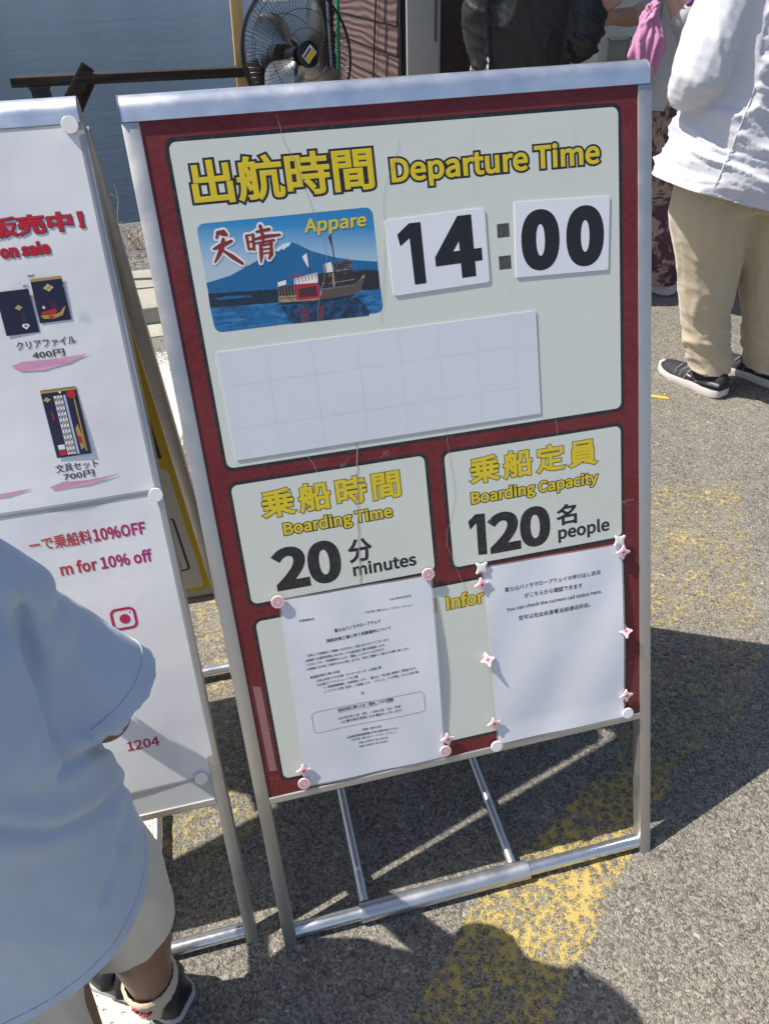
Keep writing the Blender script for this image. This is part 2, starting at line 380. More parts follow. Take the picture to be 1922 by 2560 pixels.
# ------------------------------------------------------------------ A-boards
LEAN = radians(20)
BUP = Vector((0, sin(LEAN), cos(LEAN))); BN = Vector((0, -cos(LEAN), sin(LEAN)))
def frame_at(y0):
    return lambda u, s, w: Vector((u, y0, 0)) + BUP * s + BN * w
HW = .307                                       # half width of a stand
def stand(name, cx, y0, rear_y, label, cat, leg_w, rear_dx, with_sleeve):
    """folding A-board stand in satin aluminium; returns root, frame, rear frame"""
    F0 = frame_at(y0); base = Vector((cx, y0, 0))
    F = lambda u, s, w: F0(u, s, w)
    root = empty(name, base, label, cat)
    kw = dict(parent=root, base=base)
    for sg in (-1, 1):
        a, b = cx + sg * HW, cx + sg * (HW - leg_w)
        m = MB(); m.prism([(min(a, b), .0), (max(a, b), .0), (max(a, b), 1.1424), (min(a, b), 1.1424)], F, -.022, 0); m.build('leg', 'aluminium', bevel=.0012, **kw)
    li, ri = cx - HW + leg_w, cx + HW - leg_w
    m = MB()                                    # lower rail with a thin raised lip
    prof = [(-.020, .2630), (-.0008, .2630), (.0006, .2650), (.0006, .2735), (-.0006, .2748), (-.020, .2748)]
    n = len(prof); m.add([F(li, s, w) for w, s in prof] + [F(ri, s, w) for w, s in prof], [tuple(range(n))[::-1], tuple(range(n, 2 * n))] + [(i, (i + 1) % n, n + (i + 1) % n, n + i) for i in range(n)])
    m.build('bottom_rail', 'aluminium', smooth=30, **kw)
    prof = [(.0012, 1.1426), (.0012, 1.1532)] + [(-.0172 + .0186 * cos(a), 1.1532 + .0186 * sin(a)) for a in [radians(8 * k) for k in range(1, 23)]] + [(-.0358, 1.1532), (-.0358, 1.1426)]
    n = len(prof); m = MB()
    ca, cb = cx - HW + .0012, cx + HW - .0035
    m.add([F(ca, s, w) for w, s in prof] + [F(cb, s, w) for w, s in prof], [tuple(range(n))[::-1], tuple(range(n, 2 * n))] + [(i, (i + 1) % n, n + (i + 1) % n, n + i) for i in range(n)])
    cap = m.build('top_cap', 'aluminium_cap', smooth=35, **kw)
    for c in (ca - .0007, cb + .0007):
        m = MB(); P2 = [(-.0172 + (w + .0172) * 1.03, 1.150 + (s - 1.150) * 1.03) for w, s in prof]
        m.add([F(c - .0007, s, w) for w, s in P2] + [F(c + .0007, s, w) for w, s in P2], [tuple(range(n))[::-1], tuple(range(n, 2 * n))] + [(i, (i + 1) % n, n + (i + 1) % n, n + i) for i in range(n)])
        o = m.build('end_cap', 'end_plastic', base=base); o.parent = cap
    m = MB(); zc = .0185; P = F(0, .0190, -.011)
    m.tube([(li + .0005, P.y, P.z), (ri - .0005, P.y, P.z)], .0110, 20); m.build('foot_bar', 'steel_tube', smooth=40, **kw)
    # rear leaf
    hg = F(0, 1.148, -.030); ft = Vector((0, rear_y, 0)); rl = (hg - ft).length; ru = (hg - ft) / rl
    rn = Vector((1, 0, 0)).cross(ru); rn = rn if rn.y < 0 else -rn
    G = lambda u, s, w: Vector((u + rear_dx * (1 - s / rl), rear_y, 0)) + ru * s + rn * w
    for sg in (-1, 1):
        a, b = cx + sg * (HW - .001), cx + sg * (HW - .0195)
        m = MB(); m.prism([(min(a, b), 0), (max(a, b), 0), (max(a, b), rl - .008), (min(a, b), rl - .008)], G, -.021, -.0005); m.build('rear_leg', 'aluminium', bevel=.0012, **kw)
    m = MB(); m.prism([(cx - .287, .255), (cx + .287, .255), (cx + .287, .268), (cx - .287, .268)], G, -.020, .001); m.build('rear_rail', 'dull_rail', bevel=.001, **kw)
    Q = G(0, .019, -.011); m = MB(); m.tube([(cx - .287 + rear_dx, Q.y, Q.z), (cx + .287 + rear_dx, Q.y, Q.z)], .0110, 20); m.build('rear_foot_bar', 'steel_tube', smooth=40, **kw)
    if with_sleeve:
        m = MB(); m.tube([(cx - .185, P.y, P.z), (cx + .094, P.y, P.z)], .0148, 24); m.build('sleeve', 'worn_tube', smooth=40, **kw)
    xs = (-.176, .071) if with_sleeve else (-.09, .156)
    for x in xs:
        m = MB(); m.tube([(cx + x, P.y + .013, P.z + .004), (cx + x, P.y + .05, P.z + .006), (cx + x, Q.y - .02, Q.z + .004), (cx + x, Q.y, Q.z + .012)], .0078, 16); m.build('stay', 'worn_tube', smooth=40, **kw)
    return root, F, G, base, li, ri
# ------------------------------------------------------------------ departure sign
ONE2 = [[0.0477, 0.6424], [0.061, 0.6414], [0.0607, 0.5823], [0.0478, 0.5833], [0.0483, 0.6297], [0.0391, 0.6217], [0.0368, 0.6337]]
SIGN, FM, GM, SB, li, ri = stand('departure_sign', 0, 0, .575, 'dark red board with yellow Departure Time heading on an aluminium folding stand', 'sign', .0186, 0.0, True)
PW = -.0013                                     # printed face, just behind the rim
m = MB(); m.prism([(li, .2748), (ri, .2748), (ri, 1.1426), (li, 1.1426)], FM, -.005, PW)
FACE = m.build('face_panel', 'red_print', parent=SIGN, base=SB)
m = MB(); m.prism([(-.2865, .268), (.2865, .268), (.2865, 1.10), (-.2865, 1.10)], GM, -.005, -.002); m.build('rear_panel', 'rear_white', parent=SIGN, base=SB)
def on_face(name, mats, fill, parent=FACE, base=SB, label=None):
    m = MB(); fill(m); o = m.build(name, mats, base=base); o.parent = parent; o.location = (0, 0, 0)
    if label: o['label'] = label
    return o
FIELDS = [(-.2629, .7572, .2629, 1.1207), (-.2632, .5736, -.0150, .7348), (.0118, .5722, .2617, .7328), (-.2632, .3006, .2629, .5480)]
for (u0, s0, u1, s1), nm in zip(FIELDS, ('departure_field', 'boarding_time_field', 'capacity_field', 'information_field')):
    b = .0046
    fo = on_face(nm, ['print_black', 'field_white'], lambda m: (m.face(rrect(u0 - b, s0 - b, u1 + b, s1 + b, .012), FM, PW + .00008, 0), m.face(rrect(u0, s0, u1, s1, .0082), FM, PW + .00016, 1)))
W1 = PW + .00024
YK = ['print_yellow', 'print_black']; KK = ['print_black']
def T(s, box, bold, outline=0.0, mats=None, ref=None, space=1.0, name='lettering', w=W1, shear=0.0):
    on_face(name, mats or (YK if outline else KK), lambda m: write(m, FM, s, box, w, bold, outline, ref, space, shear=shear, res=7))
T('出航時間', (-.2462, 1.0549, -.0418, 1.0549, .0466), .026, .0024, space=.98)
T('Departure Time', (-.0216, 1.0607, .2380, 1.0607, .0252), .020, .0022, ref='D')
T('乗船時間', (-.2312, .6845, -.0500, .6845, .0385), .030, .0009, space=1.22)
T('Boarding Time', (-.2075, .6597, -.0648, .6597, .0160), .022, .0012, ref='B')
T('20', (-.2299, .5838, -.1402, .5838, .0600), .033)
T('分', (-.1300, .6050, -.0968, .6050, .0330), .028)
T('minutes', (-.1263, .5862, -.0394, .5862, .0137), .022, ref='n')
T('乗船定員', (.0436, .6842, .2273, .6842, .0385), .030, .0009, space=1.22)
T('Boarding Capacity', (.0439, .6580, .2272, .6580, .0158), .022, .0012, ref='B')
on_face('lettering', KK, lambda m: m.face([(u, t + .0008) for u, t in ONE2], FM, W1))
T('20', (0.0634, .5810, .1543, .5810, .0590), .033)
T('名', (.1633, .6048, .1944, .6048, .0305), .028)
T('people', (.1653, .5848, .2430, .5848, .0146), .022, ref='e')
T('Infor', (-.0036, .5115, .0515, .5115, .0196), .026, .0010, ref='I')
T('内', (-.0440, .5112, -.0192, .5112, .0245), .028, .0010)
for s_ in (.9885, .9515): on_face('colon_dot', ['colon_grey'], lambda m: m.face([(.1022, s_), (.1178, s_), (.1178, s_ + .0157), (.1022, s_ + .0157)], FM, W1))

# photograph of the boat printed on the board
PIC = {'mountain': [[-0.2489, 0.9743], [-0.2213, 0.9794], [-0.1901, 0.9916], [-0.1687, 1.0004], [-0.1552, 1.0071], [-0.1472, 1.0087], [-0.1399, 1.0055], [-0.1255, 0.9967], [-0.0983, 0.9866], [-0.0749, 0.9812], [-0.0486, 0.9769], [-0.0499, 0.9441], [-0.2487, 0.9625]], 'snow': [[-0.1678, 1.001], [-0.1552, 1.0075], [-0.1465, 1.0085], [-0.1498, 1.0043], [-0.1541, 1.0026], [-0.1562, 1.0006], [-0.1583, 1.0025], [-0.1626, 0.9998]], 'shore': [[-0.249, 0.9625], [-0.2168, 0.9612], [-0.1907, 0.9598], [-0.1689, 0.9588], [-0.1689, 0.9437], [-0.1963, 0.9446], [-0.2496, 0.9469]], 'inlet': [[-0.2445, 0.9565], [-0.2251, 0.9579], [-0.2008, 0.9552], [-0.2011, 0.9534], [-0.2364, 0.9547]], 'trees': [[-0.0781, 0.9687], [-0.0617, 0.9692], [-0.0486, 0.9668], [-0.0491, 0.9453], [-0.0678, 0.9461], [-0.0787, 0.9504]], 'water': [[-0.2498, 0.9467], [-0.1712, 0.944], [-0.0678, 0.9461], [-0.0483, 0.9455], [-0.0483, 0.9262], [-0.0492, 0.9225], [-0.0520, 0.9198], [-0.0560, 0.9188], [-0.2405, 0.9188], [-0.2450, 0.9200], [-0.2478, 0.9230], [-0.2486, 0.9270]], 'refl': [[-0.1688, 0.9391], [-0.0768, 0.9394], [-0.064, 0.9223], [-0.0664, 0.9166], [-0.1592, 0.9183]], 'red1': [[-0.1487, 0.935], [-0.1367, 0.9351], [-0.1399, 0.9184], [-0.1487, 0.9186]], 'red2': [[-0.1247, 0.9348], [-0.1182, 0.9348], [-0.1212, 0.9189], [-0.1266, 0.9187]], 'hull': [[-0.171, 0.9485], [-0.1209, 0.9444], [-0.1189, 0.9533], [-0.0995, 0.9535], [-0.0783, 0.9542], [-0.0677, 0.963], [-0.0659, 0.962], [-0.0736, 0.9452], [-0.0849, 0.9403], [-0.1336, 0.9397], [-0.1707, 0.9421]], 'bow': [[-0.1185, 0.9528], [-0.0995, 0.9531], [-0.0783, 0.9537], [-0.0690, 0.9612], [-0.0668, 0.9605], [-0.0739, 0.9452], [-0.0855, 0.9409], [-0.1238, 0.9412], [-0.1199, 0.9458]], 'waterline': [[-0.1709, 0.9439], [-0.1334, 0.9415], [-0.0797, 0.9428], [-0.0867, 0.9393], [-0.1338, 0.9385], [-0.1704, 0.9411]], 'aft': [[-0.171, 0.9485], [-0.1693, 0.9612], [-0.148, 0.9618], [-0.1486, 0.9467]], 'red': [[-0.1498, 0.9492], [-0.1495, 0.962], [-0.1222, 0.9635], [-0.1205, 0.9436], [-0.149, 0.9442]], 'win': [[-0.1464, 0.9564], [-0.1247, 0.9578], [-0.1243, 0.9466], [-0.1466, 0.947]], 'white': [[-0.1495, 0.962], [-0.1494, 0.968], [-0.1218, 0.9721], [-0.1218, 0.9609]], 'pink': [[-0.1496, 0.9658], [-0.1492, 0.9684], [-0.1218, 0.9724], [-0.1218, 0.97]], 'roof': [[-0.1559, 0.9717], [-0.1408, 0.9726], [-0.1403, 0.9708], [-0.1553, 0.9704]], 'fore': [[-0.1223, 0.961], [-0.1205, 0.9702], [-0.1083, 0.9719], [-0.0762, 0.9707], [-0.0769, 0.9545], [-0.1188, 0.9541]], 'house': [[-0.1138, 0.9807], [-0.0796, 0.9824], [-0.0799, 0.9711], [-0.1132, 0.9709]], 'hw': [[-0.1023, 0.981], [-0.0813, 0.9817], [-0.0814, 0.9728], [-0.1021, 0.9727]], 'banner': [[-0.1106, 0.9811], [-0.1037, 0.9822], [-0.1028, 0.9713], [-0.11, 0.9708]], 'flag': [[-0.1365, 0.9912], [-0.1305, 0.995], [-0.1303, 0.9784], [-0.132, 0.9801]], 'dflag': [[-0.1035, 1.0093], [-0.1003, 1.0119], [-0.0996, 0.9934]], 'm1': [[-0.1303, 0.9994], [-0.1294, 0.9993], [-0.1294, 0.9729], [-0.1305, 0.9727]], 'm2': [[-0.1009, 1.0127], [-0.0999, 1.0126], [-0.099, 0.9841], [-0.1002, 0.9842]], 'stern': [[-0.1689, 0.9661], [-0.1589, 0.968], [-0.1591, 0.963], [-0.1688, 0.9615]], 'foreB': [[-0.1045, 0.97], [-0.1018, 0.97], [-0.1026, 0.9546], [-0.1048, 0.9545]], 'tip': [[-0.069, 0.9631], [-0.0656, 0.964], [-0.0668, 0.9606], [-0.0697, 0.9601]]}
BRUSH = [[[-0.2292, 1.0208, 0.0021], [-0.2267, 1.026, 0.0036], [-0.2208, 1.0254, 0.0056], [-0.2179, 1.0233, 0.003]], [[-0.2345, 1.0096, 0.0018], [-0.2262, 1.0119, 0.0044], [-0.2131, 1.0161, 0.0024]], [[-0.222, 1.0187, 0.003], [-0.2256, 1.009, 0.0044], [-0.2309, 1.0009, 0.0033], [-0.2357, 0.9953, 0.0012]], [[-0.2231, 1.0059, 0.0024], [-0.2149, 0.9992, 0.0041], [-0.2052, 0.9912, 0.0027]], [[-0.1959, 1.0197, 0.0027], [-0.1955, 1.0053, 0.0024]], [[-0.1954, 1.0201, 0.0021], [-0.1885, 1.0203, 0.003], [-0.1898, 1.0047, 0.0027]], [[-0.195, 1.0131, 0.0018], [-0.1896, 1.0133, 0.0018]], [[-0.1955, 1.0055, 0.0018], [-0.1901, 1.0057, 0.0018]], [[-0.1886, 1.0151, 0.0021], [-0.1753, 1.017, 0.0036], [-0.1583, 1.0174, 0.0021]], [[-0.1842, 1.0229, 0.0021], [-0.1695, 1.0243, 0.003]], [[-0.1788, 1.0285, 0.0033], [-0.1778, 1.0158, 0.003], [-0.1782, 1.0101, 0.0021]], [[-0.1885, 1.0108, 0.0015], [-0.166, 1.0123, 0.0024]], [[-0.1815, 1.0089, 0.0033], [-0.1827, 0.9974, 0.0036], [-0.1842, 0.9899, 0.0012]], [[-0.1798, 1.008, 0.0018], [-0.1696, 1.0089, 0.0036], [-0.171, 0.9977, 0.0036], [-0.1744, 0.9933, 0.0021]], [[-0.1805, 1.0037, 0.0015], [-0.172, 1.0039, 0.0015]], [[-0.1812, 0.9994, 0.0015], [-0.1727, 0.9996, 0.0015]]]
def sky_print():
    t = NT('sky_print', rough=.4, coat=.2, coat_rough=.25)
    tc = t.n('TexCoord'); sp = t.n('SeparateXYZ'); t.l(tc.outputs['Object'], sp.inputs[0])
    f = t.math('ADD', t.math('MULTIPLY', t.math('SUBTRACT', sp.outputs[2], .905), 14.0), t.math('MULTIPLY', sp.outputs[0], 1.5))
    t.set('Base Color', t.ramp(f, [(.0, (.42, .52, .60)), (.2, (.30, .46, .60)), (.6, (.03, .24, .50)), (1, (.01, .17, .42))]))
    MAT['sky_print'] = t.m
sky_print()
faded('mountain_print', (.012, .125, .30), (.02, .17, .36), sc=40); faded('shore_print', (.012, .022, .04), (.04, .05, .06), sc=90)
def lake_print():
    t = NT('lake_print', rough=.4, coat=.2, coat_rough=.25)
    f = t.noise(60, 4, .7, t.coord((1, 1, 4)))
    t.set('Base Color', t.ramp(f, [(.35, (.008, .07, .20)), (.55, (.02, .16, .36)), (.75, (.10, .30, .50))])); MAT['lake_print'] = t.m
lake_print()
faded('refl_print', (.012, .025, .05), (.02, .11, .24), sc=110, lo=.46, hi=.6, amt=.9)
faded('red_refl', (.20, .015, .03), (.02, .07, .16), sc=150, lo=.45, hi=.6, amt=.9)
faded('tree_print', (.02, .018, .022), (.06, .03, .03), sc=160); faded('hull_print', (.42, .31, .19), (.14, .10, .07), sc=170, lo=.42, hi=.6, amt=.8); faded('bow_print', (.10, .08, .06), (.03, .03, .03), sc=150)
faded('cabin_red', (.42, .02, .035), (.30, .02, .03), sc=90); faded('cabin_dark', (.025, .018, .02), (.10, .07, .06), sc=260); faded('lattice_print', (.30, .26, .27), (.05, .045, .05), sc=220, lo=.45, hi=.55, amt=1)
def picture(m):
    m.face(rrect(-.2488, .9186, -.0481, 1.0371, .0085), FM, W1, 0)
    order = [('mountain', 1), ('snow', 2), ('shore', 3), ('inlet', 1), ('trees', 4), ('water', 5), ('refl', 15), ('red1', 16), ('red2', 16), ('hull', 7), ('bow', 8), ('waterline', 3), ('aft', 9), ('red', 6), ('white', 10), ('win', 9), ('pink', 11), ('roof', 6), ('fore', 9), ('house', 12), ('hw', 9), ('banner', 10), ('flag', 10), ('dflag', 13), ('m1', 13), ('m2', 13), ('stern', 10), ('foreB', 7), ('tip', 14)]
    for i, (k, mi) in enumerate(order): m.face(PIC[k], FM, W1 + .00002 + i * .000004, mi)
    z = W1 + .00016
    for k in range(60):                         # ripples, glints, foliage grain
        u, s = random.uniform(-.245, -.055), random.uniform(.921, .945); line(m, FM, [(u, s), (u + random.uniform(.002, .009), s + .0003)], .0003, z - .00002, random.choice((1, 5, 3)))
    for k in range(40):
        u, s = random.uniform(-.245, -.17), random.uniform(.945, .960); m.face([(u, s), (u + random.uniform(.001, .004), s + .0003), (u + .001, s + random.uniform(.001, .0025))], FM, z - .00002, random.choice((4, 3)))
    for k in range(40):
        u, s = random.uniform(-.078, -.050), random.uniform(.947, .9705); m.face([(u, s), (u + random.uniform(.001, .003), s + .0003), (u + .0008, s + random.uniform(.001, .003))], FM, z - .00002, random.choice((4, 3, 3)))
    for k in range(26):
        u, s = random.uniform(-.120, -.078), random.uniform(.9560, .9715); m.face([(u, s), (u + random.uniform(.001, .004), s + .0002), (u + .0008, s + random.uniform(.0006, .002))], FM, z - .00002, random.choice((7, 8, 12, 9)))
    for k in range(7):                          # balusters of the cabin, posts of the aft deck, lattice of the upper deck
        u = -.1480 + k * .0040; line(m, FM, [(u, .9625 + k * .0006), (u + .0001, .9672 + k * .0006)], .0007, z, 9)
    for k in range(7): u = -.1455 + k * .0033; line(m, FM, [(u, .9470), (u + .0001, .9568)], .0004, z, 6)
    for k in range(6): u = -.1690 + k * .0036; line(m, FM, [(u, .9490), (u, .9612)], .0006, z, 7)
    for k in range(5): u = -.1018 + k * .0045; line(m, FM, [(u, .9730), (u, .9815)], .0005, z, 12)
    for k in range(3): s = .9745 + k * .0026; line(m, FM, [(-.1020, s), (-.0815, s + .0002)], .0004, z, 12)
    line(m, FM, [(-.1705, .9500), (-.1490, .9488)], .0022, z, 7)
    line(m, FM, [(-.1090, .9585), (-.0790, .9600)], .0008, z, 7)
    for u in (-.2390, -.2240): line(m, FM, [(u, .9612), (u, .9662), (u + .0035, .9670)], .0004, z, 3)
on_face('boat_picture', ['sky_print', 'mountain_print', 'snow_print', 'shore_print', 'tree_print', 'lake_print', 'cabin_red', 'hull_print', 'bow_print', 'cabin_dark', 'print_white', 'pink_print', 'lattice_print', 'navy_flag', 'gold_print', 'refl_print', 'red_refl'], picture, label='printed photo of a boat on a blue lake before a snow-capped mountain')
def brush_name(m):
    for i, st in enumerate(BRUSH): ribbon(m, FM, [(u, s, wd * 1.25 + .0048) for u, s, wd in st], W1 + .00022 + i * .00001, 1)
    for i, st in enumerate(BRUSH): ribbon(m, FM, [(u, s, wd * 1.25) for u, s, wd in st], W1 + .00042 + i * .00001, 0)
on_face('brush_lettering', ['dark_red_print', 'print_white'], brush_name)
T('Appare', (-.1300, 1.0168, -.0572, 1.0172, .0140), .018, mats=['print_yellow'], ref='A', w=W1 + .0003, shear=.12)
# cracks in the old print
CR = [[[-0.143, 1.1399], [-0.1407, 1.1265], [-0.1392, 1.1116], [-0.1324, 1.0975], [-0.1264, 1.0763], [-0.122, 1.0592], [-0.1175, 1.0417], [-0.1147, 1.0343], [-0.114, 1.0227], [-0.1098, 1.0077], [-0.1077, 0.9883], [-0.1138, 0.9664], [-0.1235, 0.9431], [-0.1285, 0.9127]], [[-0.0087, 1.1033], [-0.0124, 1.0911], [-0.0224, 1.0721], [-0.0306, 1.0556], [-0.0342, 1.0386], [-0.0345, 1.024], [-0.0389, 0.9797], [-0.046, 0.9344], [-0.0518, 0.9051]], [[0.0168, 0.7679], [0.0188, 0.7283], [0.0224, 0.6948], [0.0211, 0.6689], [0.0129, 0.638], [0.0059, 0.6277], [0.0045, 0.6067], [0.0164, 0.5668], [0.0242, 0.543], [0.0299, 0.5152]], [[0.1676, 0.7563], [0.1721, 0.7245], [0.1723, 0.6795], [0.1644, 0.652], [0.1687, 0.6357]], [[0.0781, 0.6438], [0.0938, 0.6487], [0.1349, 0.6532], [0.1643, 0.6501]], [[0.1732, 0.6774], [0.2009, 0.6777], [0.231, 0.6852], [0.2611, 0.6861]], [[0.1947, 0.6055], [0.2274, 0.6097], [0.2378, 0.6178], [0.2604, 0.6238], [0.2811, 0.6242]], [[0.0544, 0.6857], [0.0678, 0.6609], [0.0702, 0.6413], [0.0636, 0.6153]], [[-0.0977, 0.7886], [-0.1026, 0.7443], [-0.1093, 0.6801], [-0.1155, 0.623], [-0.1191, 0.5736]], [[-0.1638, 0.7576], [-0.1576, 0.7458], [-0.1546, 0.7289]], [[0.0811, 1.1182], [0.0783, 1.0942], [0.0749, 1.0364]], [[0.2079, 1.1061], [0.1994, 1.0599], [0.1957, 1.0397]], [[0.1218, 0.9441], [0.1101, 0.9179], [0.1049, 0.9]]]
def cracks(m):
    for i, c in enumerate(CR):
        big = i in (0, 1, 2, 8); pts = sub(c, .006)
        line(m, FM, pts, .00042 if big else .00028, W1 + .00048, 0 if big else 1)
        if i == 8: line(m, FM, [(u + .0007, s) for u, s in pts], .0008, W1 + .00044, 2)
    for u, s, a in ((-.275, .385, 0), (-.12, .742, 1.2), (-.07, .745, .4), (-.277, .30, .8), (-.02, .56, 0), (.27, .37, .5), (.275, .31, 0), (.266, .62, 1)):   # scuffs
        for k in range(9):
            du, ds = random.uniform(-.007, .007), random.uniform(-.007, .007); b = a + random.uniform(-.5, .5); L = random.uniform(.001, .005)
            line(m, FM, [(u + du, s + ds), (u + du + L * cos(b), s + ds + L * sin(b))], .00035, W1 + .00012, 2)
on_face('cracks', ['crack', 'crack_faint', 'scuff'], cracks)
on_face('tape_mark', ['tape_ghost'], lambda m: m.face([(-.2812, .318), (-.2708, .3165), (-.2716, .452), (-.2818, .455)], FM, W1 - .00008), label='pale scraped strip where tape was torn off the red border')

# ------------------------------------------------------------------ plates and sheets on the board
def plate(name, quad, th, mats, label, cat, group=None, r=.002):
    """thin magnetic plate lying on the print"""
    cu, cs = sum(p[0] for p in quad) / 4, sum(p[1] for p in quad) / 4; base = FM(cu, cs, PW)
    pts = []
    for i in range(4):
        p, a, b = quad[i], quad[i - 1], quad[(i + 1) % 4]
        for q in (a, b):
            d = sqrt((q[0] - p[0]) ** 2 + (q[1] - p[1]) ** 2); pts.append((p[0] + (q[0] - p[0]) * r / d, p[1] + (q[1] - p[1]) * r / d))
    m = MB(); m.prism(pts, FM, PW + .0003, PW + .0003 + th)
    o = m.build(name, mats, base=base); tag(o, label, cat, group); return o, base
TH = .0009
P14, b14 = plate('number_plate', [(-.0352, 1.0208), (.0876, 1.0238), (.0885, .9390), (-.0332, .9358)], TH, 'plate_white', 'white magnetic plate with chipped edges showing the hour 14', 'number plate', 'number plates of the departure time')
P00, b00 = plate('number_plate', [(.1256, 1.0265), (.2500, 1.0228), (.2464, .9366), (.1230, .9402)], TH, 'plate_white', 'white magnetic plate showing the minutes 00', 'number plate', 'number plates of the departure time', r=.0006)
WP = PW + .0003 + TH + .0001
ONE = [[[-0.0066, 1.0153], [0.0075, 1.0154], [0.0084, 0.9461], [-0.0061, 0.9459], [-0.0074, 0.9989], [-0.0195, 0.9909], [-0.0219, 1.0042]]]
on_face('numeral', ['digit_black'], lambda m: m.face(ONE[0], FM, WP), P14, b14)
on_face('numeral', ['digit_black'], lambda m: write(m, FM, '4', (.0222, .9466, .0814, .9478, .0706), WP, .030), P14, b14)
on_face('numeral', ['digit_black'], lambda m: write(m, FM, '0', (.1312, .9458, .1812, .9447, .0708), WP, .044, res=10), P00, b00)
on_face('numeral', ['digit_black'], lambda m: write(m, FM, '0', (.1900, .9446, .2404, .9434, .0712), WP, .044, res=10), P00, b00)
BL, bb = plate('blank_sheet', [(-.2520, .8964), (.1468, .8976), (.1473, .7665), (-.2506, .7658)], .0008, 'blank_white', 'long blank white magnetic sheet with a faint ruled grid', 'magnetic sheet', r=.0004)
def grid(m):
    w = PW + .0003 + .0008 + .0001
    for u in (-.1952, -.1402, -.0846, -.0326, .0170, .0660, .1165): line(m, FM, [(u, .8966), (u + .0005, .7664)], .00024, w)
    for s in (.8560, .8040): line(m, FM, [(-.2515, s), (.1469, s + .0012)], .00024, w)
    for k in range(46):                         # dents and bubbles, their glints and shade painted as pale and grey arcs
        u, s = random.uniform(-.245, .14), random.uniform(.772, .89); a = random.uniform(0, 6.28); r = random.uniform(.0012, .004)
        arc = [(u + r * cos(a + t * .45), s + r * .7 * sin(a + t * .45)) for t in range(5)]
        line(m, FM, arc, .0005, w + .00005, 1 if k % 3 else 0)
on_face('grid_lines', ['grid_line', 'blank_glint'], grid, BL, bb)

def paper(name, quad, mat, label, cat, y0f, wave, nu=28, ns=36, th=.0003, film=.0026):
    """laminated sheet: a slightly waved surface with clear film round it"""
    cu, cs = sum(p[0] for p in quad) / 4, sum(p[1] for p in quad) / 4; base = y0f(cu, cs, 0)
    def at(a, b):
        p = [quad[3][k] * (1 - a) * (1 - b) + quad[2][k] * a * (1 - b) + quad[0][k] * (1 - a) * b + quad[1][k] * a * b for k in (0, 1)]
        return p
    m = MB()
    vs = []; fs = []
    for j in range(ns + 1):
        for i in range(nu + 1):
            u, s = at(i / nu, j / ns); vs.append(y0f(u, s, wave(u, s)))
    for j in range(ns):
        for i in range(nu): k = j * (nu + 1) + i; fs.append((k, k + 1, k + nu + 2, k + nu + 1))
    m.add(vs, fs)
    edge = [(i, 0) for i in range(nu)] + [(nu, j) for j in range(ns)] + [(i, ns) for i in range(nu, 0, -1)] + [(0, j) for j in range(ns, 0, -1)]
    rim = []
    for i, j in edge: u, s = at(i / nu, j / ns); rim.append((y0f(u, s, wave(u, s)), y0f(u, s, wave(u, s) - th)))
    o = len(m.v); n = len(rim); m.v += [p for r in rim for p in r]
    for k in range(n): q = (k + 1) % n; m.f.append([o + 2 * k, o + 2 * k + 1, o + 2 * q + 1, o + 2 * q]); m.mi.append(0)
    ob = m.build(name, mat, base=base, smooth=50); tag(ob, label, cat)
    m = MB(); e = [at(i / nu, j / ns) for i, j in edge]
    for k in range(n):                          # clear film edge
        q = (k + 1) % n; a, b = e[k], e[q]
        def out(p): d = sqrt((p[0] - cu) ** 2 + (p[1] - cs) ** 2); return (p[0] + (film if p[0] > cu else -film) * (abs(p[0] - cu) > .45 * (max(x[0] for x in e) - min(x[0] for x in e))), p[1] + (film if p[1] > cs else -film) * (abs(p[1] - cs) > .45 * (max(x[1] for x in e) - min(x[1] for x in e))))
        A, B = out(a), out(b)
        if (A[0] - a[0]) ** 2 + (A[1] - a[1]) ** 2 > 1e-9 and (B[0] - b[0]) ** 2 + (B[1] - b[1]) ** 2 > 1e-9:
            m.add([y0f(*a, wave(*a) - .00012), y0f(*b, wave(*b) - .00012), y0f(*B, wave(*b) - .00014), y0f(*A, wave(*a) - .00014)], [(0, 1, 2, 3)])
    if m.f: fo = m.build('film_edge', 'clear_film', base=base); fo.parent = ob; fo.location = (0, 0, 0)
    return ob, base
def clear():
    t = NT('clear_film', (.75, .75, .74), rough=.12)
    tr = t.n('BsdfTransparent'); mx = t.n('MixShader'); mx.inputs[0].default_value = .3; out = t.t.nodes['Material Output']
    t.l(tr.outputs[0], mx.inputs[1]); t.l(t.p.outputs[0], mx.inputs[2]); t.l(mx.outputs[0], out.inputs[0]); MAT['clear_film'] = t.m
clear()
def wv1(u, s): return .0010 + .0018 * max(0, sin((s - .28) * 10.7)) * (.35 + .65 * abs(u + .125) / .1) + .0007 * sin(u * 60 + s * 21)
def wv2(u, s): return .0012 + .0030 * max(0, sin((s - .285) * 11)) * (.5 + .5 * abs(u - .155) / .1) + .0006 * sin(u * 50 - s * 27) + .0016 * max(0, (.31 - s) / .035)
NO, nb = paper('notice_sheet', [(-.2270, .5716), (-.0222, .5678), (-.0280, .2772), (-.2340, .2806)], 'laminated_paper', 'laminated paper notice of small Japanese print with a red-outlined box', 'notice', FM, wv1)
CA, cb_ = paper('call_sheet', [(.0512, .5646), (.2592, .5612), (.2604, .2758), (.0560, .2792)], 'laminated_paper', 'laminated paper sheet saying You can check the current call status here', 'notice', FM, wv2)
